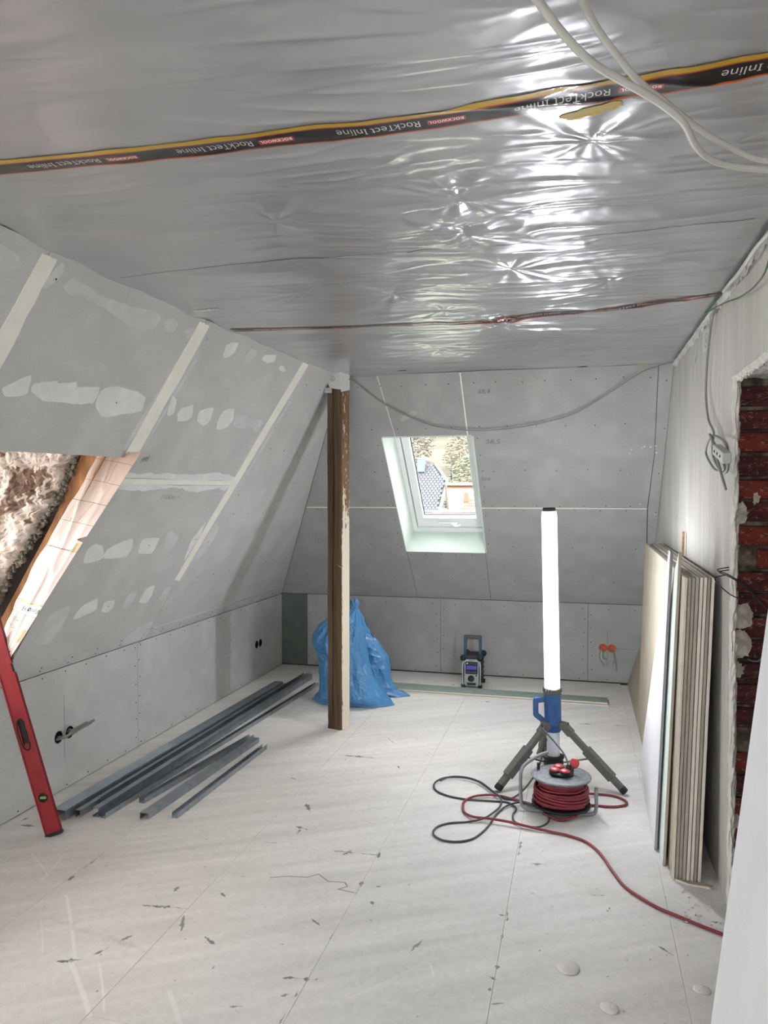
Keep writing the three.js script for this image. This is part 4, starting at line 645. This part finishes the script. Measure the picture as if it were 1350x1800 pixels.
// ---------------------------------------------------------------- spirit level
{
  const a = V(-2.428, 0.004, -3.14), b = V(-2.905, 1.46, -3.128), L = a.distanceTo(b), y = b.clone().sub(a).normalize(), z = V(0.30, 0.09, 1); z.addScaledVector(y, -z.dot(y)).normalize(); const x = new THREE.Vector3().crossVectors(y, z);
  const t = thing('spirit_level', 'red spirit level leaning against the edge of the stone niche', 'spirit level');
  t.matrixAutoUpdate = true; t.position.copy(a); t.quaternion.setFromRotationMatrix(new THREE.Matrix4().makeBasis(x, y, z));
  const w = 0.037, sh = new THREE.Shape([[-w, 0.012], [w, 0.012], [w, 0.80], [w - 0.008, 0.80], [w - 0.008, 0.845], [w, 0.845], [w, L], [-w, L]].map(p => new THREE.Vector2(...p)));
  const slot = new THREE.Path(); slot.absarc(-0.003, 0.44, 0.014, Math.PI, 0, true); slot.lineTo(0.011, 0.56); slot.absarc(-0.003, 0.56, 0.014, 0, Math.PI, false); slot.closePath(); 
  const hole = (yy, r) => { const p = new THREE.Path(); p.absarc(0, yy, r, 0, Math.PI * 2, true); return p; };
  sh.holes.push(slot, hole(0.185, 0.02));
  mesh('body', [new THREE.ExtrudeGeometry(sh, { depth: 0.016, bevelEnabled: true, bevelSize: 0.001, bevelThickness: 0.001, bevelSegments: 1 }).translate(0, 0, -0.008), rbox(0.006, L - 0.87, 0.028, 0.001, w - 0.002, 0.86 + (L - 0.87) / 2, 0), rbox(0.006, 0.775, 0.028, 0.001, w - 0.002, 0.405, 0), rbox(0.006, L - 0.02, 0.028, 0.001, -w + 0.002, L / 2 + 0.005, 0)], M.red, t);
  mesh('slot_lining', rbox(0.036, 0.16, 0.004, 0.002, -0.003, 0.50, -0.007), M.black, t);
  mesh('end_cap', [rbox(0.08, 0.016, 0.031, 0.003, 0, 0.006, 0)], M.black, t);
  mesh('grip_frame', [tube([[-0.019, 0.44, 0.010], [-0.019, 0.56, 0.010], [-0.003, 0.577, 0.010], [0.013, 0.56, 0.010], [0.010, 0.53, 0.010], [0.013, 0.50, 0.010], [0.010, 0.47, 0.010], [0.013, 0.44, 0.010], [-0.003, 0.423, 0.010]], 0.0035, 6, 6, true)], M.black, t);
  const vb = mesh('vial_block', [new THREE.TorusGeometry(0.0195, 0.004, 8, 20).translate(0, 0.185, 0.008), box(0.034, 0.034, 0.004, 0, 0.185, -0.002)], M.black, t);
  mesh('vial', new THREE.CapsuleGeometry(0.007, 0.018, 4, 10).rotateZ(Math.PI / 2 - 0.3).translate(0, 0.185, 0.005), std({ color: 0x8fb45a, emissive: 0x000000, roughness: 0.2 }), vb);
  mesh('edge_vial', rbox(0.008, 0.04, 0.014, 0.002, w - 0.006, 0.822, 0), M.black, t);
  number(t);
}

// ---------------------------------------------------------------- boards leaning on the right wall
function leanBoard(name, label, cat, { x, z0, z1, H, lean, th = 0.0125, yaw = 0, mats = [M.beige, M.edge], poly, group }) {
  const t = mesh(name, slab(poly ?? rect(z0, 0, z1, H), 0, th, (z, y, d) => V(-d, y, z - z1), { bevel: 0.001 }), mats);
  t.position.set(x + th, 0.0006, z1); t.rotation.order = 'YZX'; t.rotation.z = -lean; t.rotation.y = yaw; tag(t, label, 'board', group); return t;
}
const SL = 0.0345;
for (let i = 0; i < 8; i++) {
  const place = ['first of the stack, broad beige face to the room', 'second of the stack', 'third of the stack', 'fourth of the stack', 'fifth of the stack', 'sixth of the stack', 'seventh of the stack', 'last of the stack'][i];
  leanBoard('plasterboard_sheet', i === 0 ? 'large plasterboard sheet, broad beige face to the room, front of the leaning stack' : 'sheet showing only its edge, ' + place + ' on the wall', 'board', { x: 0.386 + i * 0.0148, th: 0.0118, z0: -5.69 + rr(-0.01, 0.01), z1: -3.43 + rr(-0.012, 0.012), H: 1.287 + rr(-0.004, 0.004), lean: 0.033 + i * 0.0001, yaw: -0.008, mats: [i ? M.board : M.beige, i === 0 || i === 4 || i === 5 || i === 7 ? M.edge2 : M.edge], group: i ? 'stacked sheets leaning on the right wall' : undefined });
}
leanBoard('white_offcut', 'long white tapering offcut leaning in front of the stacked sheets', 'board', { x: 0.340, z0: -4.85, z1: -3.69, lean: 0.042, yaw: -0.016, mats: [M.white, std({ color: 0x8d8b92, roughness: 0.9 })], poly: [[-4.84, 0], [-3.69, 0], [-3.695, 1.375], [-3.77, 1.378]] });
leanBoard('green_offcut', 'narrow mint green offcut leaning between the white one and the stack', 'board', { x: 0.362, z0: -4.1, z1: -3.545, lean: 0.040, mats: [M.green, M.edge], poly: [[-4.1, 0], [-3.545, 0], [-3.548, 1.383], [-3.66, 1.30], [-3.8, 0.95]] });
leanBoard('rear_board', 'low beige board leaning steeply on the right wall behind the stack', 'board', { x: 0.400, z0: -6.835, z1: -5.72, H: 0.53, lean: 0.29, mats: [M.beige, M.edge2] });
leanBoard('foreground_board', 'large plain off-white board leaning right beside the camera', 'board', { x: 0.328, z0: -2.2, z1: -0.92, H: 2.02, lean: 0.1135, mats: [M.white, M.edge2] });
tag(mesh('wooden_stick', warp(slab([[-0.012, 0], [0.012, 0], [0.011, 1.40], [0.006, 1.425], [-0.006, 1.425], [-0.011, 1.40]], -0.006, 0.006, null, { bevel: 0.002 }), (x, y, z) => V(0.525 + z + y * 0.024, y + 0.001, -4.56 + x)), std({ map: wood([150, 112, 74], [196, 160, 116], 3), roughness: 0.8 })), 'brown wooden stick poking up behind the leaning boards', 'stick');
tag(mesh('bent_offcut', slab([[0.40, 3.415], [0.45, 3.385], [0.53, 3.375], [0.55, 3.39], [0.53, 3.405], [0.46, 3.412]], 0.0006, 0.010, Fl, { bevel: 0.001 }), [M.beige, M.edge2]), 'small curved plaster offcut on the floor before the stacked sheets', 'offcut');

// ---------------------------------------------------------------- printed film in the niche
{
  const print = ctex(512, 1536, (g, W, H) => {
    const im = g.createImageData(W, H), D = im.data;
    for (let y = 0; y < H; y++) for (let x = 0; x < W; x++) { const a = vn(x / 180, y / 200, 64) - 0.5, b = vn(x / 28, y / 240, 64) - 0.5, o = (y * W + x) * 4, k = a * 22 + b * 10, f = clamp((650 - y) / 650, 0, 1); D[o] = 230 + k - f * 30; D[o + 1] = 214 + k - f * 44; D[o + 2] = 206 + k - f * 56; D[o + 3] = 255; }
    g.putImageData(im, 0, 0); g.scale(2, 1); W = 256;                                  // 1 unit is about 0.85 mm both ways from here on
    g.strokeStyle = 'rgba(96,66,50,0.8)'; for (const [y, w] of [[60, 2], [190, 2], [318, 3], [450, 2], [618, 5]]) { g.lineWidth = w; g.beginPath(); g.moveTo(0, y - 20); g.lineTo(W, y + 26); g.stroke(); }
    g.lineWidth = 2; g.beginPath(); g.moveTo(120, 0); g.lineTo(150, 190); g.moveTo(150, 318); g.lineTo(120, 450); g.moveTo(90, 470); g.lineTo(110, 618); g.stroke();
    g.fillStyle = 'rgba(84,62,48,0.85)'; g.beginPath(); g.moveTo(256, 540); g.lineTo(196, 560); g.lineTo(256, 582); g.fill();
    g.fillStyle = 'rgba(206,176,130,0.9)'; g.fillRect(214, 585, 42, 60); g.fillRect(200, 1150, 56, 80);
    for (let r = 8; r < 170; r += 9) { g.strokeStyle = `rgba(170,130,108,${0.62 - r / 420})`; g.lineWidth = 3; g.beginPath(); g.ellipse(190, 760, r, r * 0.92, 0.3, 0, 7); g.stroke(); }
    g.save(); g.translate(0, 960); g.rotate(0.15); g.fillStyle = 'rgba(206,176,84,0.95)'; g.fillRect(-20, -8, 340, 8); g.fillStyle = '#efe9ea'; g.fillRect(-20, 0, 340, 66); g.fillStyle = 'rgba(206,176,84,0.8)'; g.fillRect(-20, 66, 340, 4);
    g.save(); g.translate(176, 34); g.rotate(Math.PI); g.fillStyle = '#27242a'; g.font = 'bold 40px sans-serif'; g.textAlign = 'center'; g.textBaseline = 'middle'; g.fillText('Vario KB1', 0, 0); g.restore(); g.strokeStyle = '#55504e'; g.lineWidth = 3; g.beginPath(); g.arc(36, 34, 20, 0, 7); g.stroke(); g.restore();
    g.strokeStyle = 'rgba(80,66,60,0.7)'; g.lineWidth = 2; for (let i = 0; i < 3; i++) g.strokeRect(30 + i * 16, 1075 + i * 9, 80, 46);
    g.fillStyle = '#5a4a46'; g.font = '96px sans-serif'; g.fillText('nc', 130, 1340);
  });
  const lf = [[0.62, -2.99], [0.941, -2.775], [1.185, -2.64], [1.298, -2.573], [1.535, -2.41], [1.698, -2.293], [1.803, -2.236], [1.84, -2.215]], rt = [[0.62, -2.80], [0.818, -2.69], [1.316, -2.375], [1.801, -2.055], [1.84, -2.03]];
  const ev = (T, y) => { for (let i = 1; i < T.length; i++) if (y <= T[i][0]) return lerp(T[i - 1][1], T[i][1], (y - T[i - 1][0]) / (T[i][0] - T[i - 1][0])); return T.at(-1)[1]; };
  const m = mesh('packaging_film', grid(40, 160, (u, v) => { const y = lerp(0.69, 1.835, v), x = lerp(ev(lf, y) + 0.006 * n2(y * 8, 4), ev(rt, y) + 0.01, u), r = 0.007 * rid(n2(u * 1.6 + y * 0.7, y * 1.6), 3) + 0.002 * n2(u * 2.5, y * 6) + 0.0016 * rid(n2(u * 5 + y * 2, y * 9), 2); return V(x, y, lerp(-3.206, -(3.140 + (y - 0.84) * 0.125), smooth(u, 0, 0.6)) + r * Math.sin(u * 3.1416)); }), phy({ map: print, roughness: 0.4, clearcoat: 0.2, side: THREE.DoubleSide }));
  tag(m, 'crinkled film printed with log ends hanging between rafter and plasterboard', 'plastic film');
}

// ---------------------------------------------------------------- cables
const cable = (name, label, pts, r, mat, group) => tag(mesh(name, tube(pts, r, 10, 9), mat), label, 'cable', group);
cable('ceiling_cable', 'grey-white cable crossing the ceiling film, lower of the two thick ones', [[-0.17, 2.42, -0.95], [-0.12, 2.405, -1.10], [-0.068, 2.40, -1.227], [-0.031, 2.39, -1.309], [0.015, 2.38, -1.388], [0.065, 2.38, -1.458], [0.131, 2.38, -1.546], [0.191, 2.372, -1.632], [0.23, 2.37, -1.744], [0.292, 2.38, -1.87], [0.423, 2.40, -1.994], [0.568, 2.415, -2.05]], 0.0072, M.cableWhite);
cable('ceiling_cable', 'grey-white cable under the ceiling, upper of the two thick ones', [[-0.09, 2.43, -0.98], [-0.045, 2.425, -1.12], [-0.006, 2.42, -1.261], [0.023, 2.42, -1.36], [0.059, 2.412, -1.437], [0.098, 2.402, -1.51], [0.157, 2.40, -1.607], [0.217, 2.40, -1.707], [0.314, 2.41, -1.864], [0.421, 2.417, -1.985], [0.568, 2.43, -2.03]], 0.0066, M.cableWhite);
cable('corner_cable', 'stiff white cable along the corner of ceiling and right wall', [[0.562, 2.42, -2.05], [0.548, 2.40, -2.25], [0.54, 2.405, -2.45], [0.535, 2.415, -2.65], [0.535, 2.412, -2.85], [0.537, 2.415, -2.98], [0.542, 2.43, -3.15], [0.555, 2.452, -3.36]], 0.007, M.cableWhite);
cable('earth_wire', 'thin green wire curling along the top of the right wall', [[0.565, 2.41, -2.06], [0.555, 2.415, -2.20], [0.545, 2.40, -2.36], [0.545, 2.36, -2.50], [0.545, 2.32, -2.58], [0.545, 2.31, -2.72], [0.542, 2.33, -2.95], [0.535, 2.37, -3.2], [0.53, 2.41, -3.5], [0.525, 2.425, -3.62], [0.545, 2.44, -3.45], [0.565, 2.455, -3.32]], 0.003, std({ color: 0x3c6a3a, roughness: 0.5 }));
{
  const t = thing('coiled_cable', 'grey cable hanging down the white wall, coiled up beside the bricks', 'cable');
  const H = [[0.555, 2.455, -3.50], [0.555, 2.40, -3.64], [0.556, 2.342, -3.70], [0.557, 2.227, -3.775], [0.557, 2.101, -3.80], [0.555, 1.975, -3.712], [0.552, 1.894, -3.541], [0.545, 1.861, -3.52], [0.54, 1.803, -3.478], [0.538, 1.738, -3.321], [0.536, 1.717, -3.185], [0.532, 1.735, -3.09], [0.53, 1.803, -3.09], [0.532, 1.863, -3.31], [0.536, 1.872, -3.55], [0.54, 1.822, -3.667], [0.545, 1.76, -3.548], [0.54, 1.727, -3.32], [0.536, 1.739, -3.181], [0.532, 1.786, -3.245], [0.528, 1.855, -3.41], [0.526, 1.885, -3.48], [0.522, 1.875, -3.42], [0.518, 1.80, -3.28], [0.515, 1.73, -3.15], [0.515, 1.69, -3.09], [0.52, 1.655, -3.06]];
  mesh('cable_run', tube(H, 0.0052, 10, 9), M.cableGrey, t);
  const c = mesh('connector_block', [rbox(0.03, 0.04, 0.22, 0.004).rotateX(0.2).translate(0.505, 1.785, -3.06)], std({ color: 0xb9b9b3, roughness: 0.5 }), t);
  for (const i of [0, 1, 2]) mesh('terminal_screw', cyl(0.005, 0.005, 0.004, 0, 0, 0, 10).rotateZ(Math.PI / 2).translate(0.4895, 1.797 - i * 0.012, -3.12 + i * 0.06), M.black, c);
  number(c);
}
{
  const t = thing('strung_cable', 'thin grey cable sagging across the back slope from post to right wall', 'cable');
  mesh('cable_run', tube([[-1.56, 2.43, -5.13], [-1.533, 2.415, -5.19], [-1.452, 2.345, -5.275], [-1.364, 2.277, -5.34], [-1.218, 2.199, -5.415], [-1.039, 2.127, -5.482], [-0.734, 2.087, -5.519], [-0.471, 2.097, -5.509], [-0.232, 2.133, -5.476], [-0.04, 2.183, -5.429], [0.18, 2.299, -5.32], [0.385, 2.415, -5.19], [0.49, 2.44, -5.12], [0.57, 2.45, -5.06]], 0.0048, 10, 9), M.cableGrey, t);
  mesh('tape_patch', slab(wobble([[-1.27, 2.02], [-1.16, 2.06], [-1.13, 2.12], [-1.2, 2.10], [-1.26, 2.06]], 0.008, 4), 0.001, 0.003, Bs), std({ color: 0xaaa79f, roughness: 0.3 }), t);
}
for (const [i, p] of [[[0.58, 1.345, -3.30], [0.52, 1.338, -3.22], [0.556, 1.325, -3.19], [0.617, 1.283, -3.18], [0.66, 1.235, -3.18], [0.73, 1.16, -3.19]], [[0.582, 1.335, -3.30], [0.528, 1.33, -3.225], [0.56, 1.317, -3.195], [0.60, 1.29, -3.19], [0.70, 1.19, -3.185], [0.74, 1.15, -3.19]], [[0.57, 1.312, -3.32], [0.515, 1.30, -3.24], [0.565, 1.248, -3.20], [0.607, 1.232, -3.195], [0.645, 1.232, -3.20]]].entries())
  cable('loose_wire', ['upper black wire bridging the wall edge and the bricks', 'black wire running just below the upper one', 'short black wire ending at the bricks, lowest of three'][i], p, 0.0022, M.black);
cable('blue_wire', 'bluish wire end sticking out over the bricks', [[0.63, 1.0, -3.2], [0.66, 0.995, -3.19], [0.70, 1.05, -3.18], [0.76, 1.09, -3.2]], 0.0022, std({ color: 0x4d5a72, roughness: 0.5 }));
// socket holes
function socketCables(label, pos, name = 'socket_outlet') { return thing(name, label, 'socket', pos); }
{
  const t = socketCables('pair of round socket holes with grey cable ends poking out, left knee wall', [XL, 0.304, -3.65]);
  for (const z of [0.045, -0.05]) mesh('socket_cup', lathe([[0, -0.0125], [0.031, -0.0125], [0.033, 0.0], [0.0305, 0], [0.029, -0.011], [0, -0.011]]).rotateZ(-Math.PI / 2).translate(0, 0, z), M.hole, t);
  const E = [[0.14, 0.07, -0.07], [0.135, 0.062, -0.05], [0.08, 0.045, -0.01], [0.085, 0.05, -0.085]];
  E.forEach((e, i) => mesh('cable_end', tube([[-0.008, -0.012 + 0.008 * i, 0.05 - i * 0.012 - (i > 1 ? 0.07 : 0)], [0.03, 0.0, 0.04 - i * 0.02 - (i > 1 ? 0.04 : 0)], [e[0] * 0.6, e[1] * 0.5, e[2] * 0.6 + 0.012], e], 0.0075, 8, 8), M.cableGrey, t)); number(t);
}
{
  const t = socketCables('pair of empty dark socket holes in the far left knee wall', [XL, 0.303, -6.305]);
  for (const z of [0.04, -0.04]) mesh('socket_cup', lathe([[0, -0.0125], [0.031, -0.0125], [0.033, 0.0], [0.0305, 0], [0.029, -0.011], [0, -0.011]]).rotateZ(-Math.PI / 2).translate(0, 0, z), M.hole, t); number(t);
}
{
  const t = socketCables('pair of orange socket boxes with dangling cables, back knee wall', [0.235, 0.305, ZB]);
  const om = std({ color: 0xb5502e, roughness: 0.5 });
  [-0.036, 0.036].forEach((x, i) => {
    const b = mesh('socket_box', lathe([[0, 0.0005], [0.026, 0.0005], [0.028, 0.006], [0.034, 0.006], [0.035, 0.003], [0.035, 0.0005]], 28).rotateX(Math.PI / 2).translate(x, i ? -0.003 : 0, 0), om, t);
    for (let k = 0; k < (i ? 2 : 3); k++) mesh('cable_end', tube([[x + 0.004 - 0.012 * k, -0.016, 0.003], [x + (i ? 0.012 : -0.024 + k * 0.012), -0.03, 0.022], [x + (i ? 0.02 + 0.01 * k : -0.028 + k * 0.016), -0.08, 0.026], [x + (i ? 0.012 + 0.03 * k : 0.008 + k * 0.012), i ? -0.13 - 0.06 * k : -0.15 + 0.03 * k, 0.018]], 0.004, 8, 7), k === 1 && !i ? M.cableWhite : M.cableGrey, b);
  }); number(t); for (const c of t.children) number(c);
}
// dried plaster on the floor
[['flat round dab of dried plaster on the floor, largest of three', -0.03, -2.69, 0.04], ['small dab of dried plaster near the foot of the off-white board', 0.40, -2.68, 0.028], ['thin dab of dried plaster at the bottom of the floor view', 0.10, -2.51, 0.03]].forEach(([l, x, z, r]) => tag(mesh('plaster_dab', warp(new THREE.SphereGeometry(r, 24, 12), (a, b, c) => V(x + a * (1 + 0.12 * n2(c * 40, b * 30)), Math.max(0.0003, b * 0.2 + r * 0.05 + 0.0015 * n2(a * 60, c * 60)), z + c)), std({ map: fibre(214, 209, 202, 20, 0.06), roughness: 0.95 })), l, 'plaster dab'));
{
  const c = []; for (let i = 0; i < 90; i++) { const near = i < 45, x = near ? rr(0.40, 0.55) : rr(-0.2, 0.4), z = near ? rr(-3.35, -3.05) : rr(-3.4, -2.5), s = rr(0.0015, near ? 0.006 : 0.004); c.push(new THREE.IcosahedronGeometry(s, 0).scale(1.3, 0.7, 1).rotateY(rr(0, 6)).translate(x, s * 0.5, z)); }
  const m = mesh('plaster_crumbs', c, std({ color: 0xd6cfc6, roughness: 1 })); tag(m, 'plaster crumbs scattered on the floor before the leaning stack', 'debris', undefined, 'stuff');
}

// ---------------------------------------------------------------- outside, seen through the roof window
{
  const ground = struct('ground_outside');
  mesh('valley_floor', box(400, 1, 130, -40, -7.5, -75), std({ color: 0x7d7f6c, roughness: 1 }), ground);
  mesh('hillside', grid(90, 70, (u, v) => { const x = lerp(-260, 160, u), z = lerp(-120, -420, v); return V(x, -8 + 95 * Math.pow(v, 1.1) + 3 * n2(x * 0.03, z * 0.03), z); }), std({ map: dtex(256, 256, (u, v) => { const k = (vn(u * 60, v * 60, 64) - 0.5) * 60; return [84 + k * 0.6, 80 + k * 0.6, 66 + k * 0.4]; }), roughness: 1 }), ground);
  const wallM = std({ color: 0xd8d5ce, roughness: 0.95 }), tim = std({ color: 0x4f443e, roughness: 0.9 });
  { // house with the slate-grey half-hipped roof
    const t = thing('house', 'house with a grey tiled half-hipped roof and a bluish chimney', 'house', [-17, -7, -84]);
    const f = (x, y, d) => V(x + 17, y + 7, -82 + 84 - (y + 0.4) * 0.62 + d * 0.85);
    mesh('wall', box(11, 6.9, 9, -4.0, 3.3, -2.8), wallM, t);
    mesh('roof', slab([[-28, -0.4], [-14.8, -0.2], [-14.35, 3.0], [-15.85, 4.85], [-28, 4.9]], -0.3, 0, f), std({ color: 0x26282c, roughness: 0.9 }), t);
    const til = []; for (let r = 0; r < 20; r++) for (let c = 0; c < 34; c++) { const y = -0.35 + r * 0.262, x = -27.8 + c * 0.4 + (r % 2) * 0.2, lim = y < 3 ? lerp(-14.8, -14.35, (y + 0.2) / 3.2) : lerp(-14.35, -15.85, (y - 3) / 1.85); if (x + 0.38 < lim) til.push(warp(box(0.335, 0.27, 0.05, x + 0.19, y + 0.12, 0.04).rotateX(0), (a, b, d) => f(a, b, d + 0.06 * (1 - (b - y) / 0.29)))); }
    stuff(mesh('roof_tiles', til, std({ color: 0x4b4d51, roughness: 0.9 }), t));
    mesh('verge', slab([[-14.85, -0.3], [-14.6, -0.3], [-14.15, 3.05], [-15.75, 5.0], [-15.85, 4.85], [-14.35, 3.0]], -0.2, 0.12, f), std({ color: 0xb9b6b0, roughness: 0.8 }), t);
    const ch = mesh('chimney', box(0.85, 1.5, 0.8, -0.25, 11.75, -0.8), std({ color: 0x4a545e, roughness: 0.5 }), t); mesh('chimney_cap', [box(0.95, 0.12, 0.9, -0.25, 12.5, -0.8), cyl(0.16, 0.16, 0.4, -0.1, 12.7, -0.8, 12)], std({ color: 0xb8bcc2, roughness: 0.5 }), ch);
    mesh('gutter', tube([[-11, 6.5, 2.15], [2.3, 6.7, 2.15]], 0.08, 4, 8), std({ color: 0x8d8f92, roughness: 0.5 }), t);
    for (const x of [-1.3, -0.2, 1.1]) mesh('timber', box(0.18, 6.4, 0.1, x, 3.2, 1.78), tim, t);
    mesh('downpipe', tube([[2.75, 9.6, 1.2], [2.95, 8.3, 1.3], [3.1, 6.9, 1.3]], 0.11, 6, 8), tim, t); number(t);
  }
  { const t = thing('house', 'long white house with a low orange tiled roof', 'house', [-12, -7, -106]);
    mesh('wall', box(14, 9.3, 8, 1.2, 4.65, -3), wallM, t); mesh('roof', slab([[-6.2, 9.2], [9, 9.2], [9, 10.1], [-6.2, 10.1]], -0.2, 0, (x, y, d) => V(x, y, 1.5 - (y - 9.2) * 1.6 + d)), std({ color: 0x7c6250, roughness: 0.9 }), t);
    stuff(mesh('roof_tiles', Array.from({ length: 60 }, (_, i) => box(0.2, 0.12, 1.7, -6 + i * 0.25, 9.72, 0.82).rotateX(0)), std({ color: 0x866a56, roughness: 0.9 }), t));
    for (const x of [-2, 0.5, 3]) { const w = mesh('window', box(0.9, 1.2, 0.06, x, 6.9, 1.02), M.pvc, t); mesh('pane', box(0.75, 1.05, 0.08, x, 6.9, 1.02), std({ color: 0x3a4248, roughness: 0.1 }), w); } number(t); }
  { const t = thing('house', 'small house with a red-brown tiled roof and brick chimney', 'house', [-6, -7, -60]);
    mesh('wall', box(6.4, 6.8, 6, 0.2, 3.2, -2.8), wallM, t); const f = (x, y, d) => V(x, y, 0.6 - (y - 6.4) * 1.0 + d);
    mesh('roof', slab([[-3.2, 6.4], [3.6, 6.4], [3.6, 8.1], [-3.1, 8.13]], -0.2, 0, f), std({ color: 0x6c4638, roughness: 0.9 }), t);
    const til = [], til2 = []; for (let r = 0; r < 8; r++) for (let c = 0; c < 24; c++) (rnd() > 0.5 ? til : til2).push(warp(box(0.26, 0.22, 0.05, -3.0 + c * 0.275, 6.5 + r * 0.205, 0.05), (a, b, d) => f(a, b, d + 0.05 * (1 - (b - 6.4 - r * 0.205) / 0.22))));
    stuff(mesh('roof_tiles', til, std({ color: 0x6e544a, roughness: 0.9 }), t)); stuff(mesh('roof_tiles', til2, std({ color: 0x7a6a50, roughness: 0.9 }), t));
    mesh('chimney', box(0.36, 0.75, 0.4, -2.76, 8.3, -0.9), std({ color: 0x704e3e, roughness: 0.9 }), t); number(t); }
  const leafG = new THREE.IcosahedronGeometry(1, 0);
  const tree = (name, label, x, y, z, h, w, col, kind, group) => {
    const t = thing(name, label, 'tree', [x, y, z], 0, group), c = [], n = kind ? 420 : 700;
    for (let i = 0; i < n; i++) { const a = rr(0, 6.283), v = Math.pow(rnd(), 0.8), r = kind ? (1 - v) * w * rr(0.4, 1) : w * Math.sqrt(1 - Math.pow(2 * v - 1, 2)) * rr(0.5, 1), s = rr(0.06, 0.17) * w * (kind ? 0.7 : 0.55); c.push(leafG.clone().scale(s, s * 0.6, s).rotateY(a).translate(r * Math.cos(a), h * (kind ? 0.08 + 0.92 * v : 0.3 + 0.7 * v), r * Math.sin(a))); }
    stuff(mesh('foliage', c, std({ color: col, roughness: 1 }), t)); mesh('trunk', cyl(w * 0.09, w * 0.03, h * 0.7, 0, h * 0.35, 0, 7), tim, t); return t;
  };
  tree('conifer', 'dark green conifer standing alone above the orange roof', -24.2, -5.5, -150, 14, 2.6, 0x424c44, 1);
  tree('leafy_tree', 'yellow-green round tree at the right edge of the window view', -20.3, -6, -148, 15, 4.4, 0x666a54, 0);
  tree('broad_tree', 'dark green tree beside the yellow-green one in the window view', -17.6, -6, -140, 9, 4, 0x545c50, 0);
  const kinds = [0x6e685c, 0x74705e, 0x6a685c, 0x72665c, 0x6c705c, 0x7a6e60];
  let nt = 0;
  for (let r = 0; r < 10; r++) { const z = -156 - r * 17; for (let x = z * 0.09; x > z * 0.30; x -= 10.5) { const zz = z + rr(-2.5, 2.5), xx = x + rr(-1.2, 1.2), v = (-120 - zz) / 300; tree('hill_tree', 'bare brownish tree in the hazy wood on the hillside outside', xx, -9 + 95 * Math.pow(v, 1.1), zz, rr(9, 15), rr(3.4, 4.3), kinds[nt++ % 6], 0, 'trees of the wood on the hill'); } }
}
for (const c of scene.children) if (c.userData.kind === 'structure') number(c);
scene.traverse(o => { if (o.isMesh || o.isLight) { o.castShadow = true; if (o.isMesh) o.receiveShadow = true; } });
renderer.render(scene, camera);
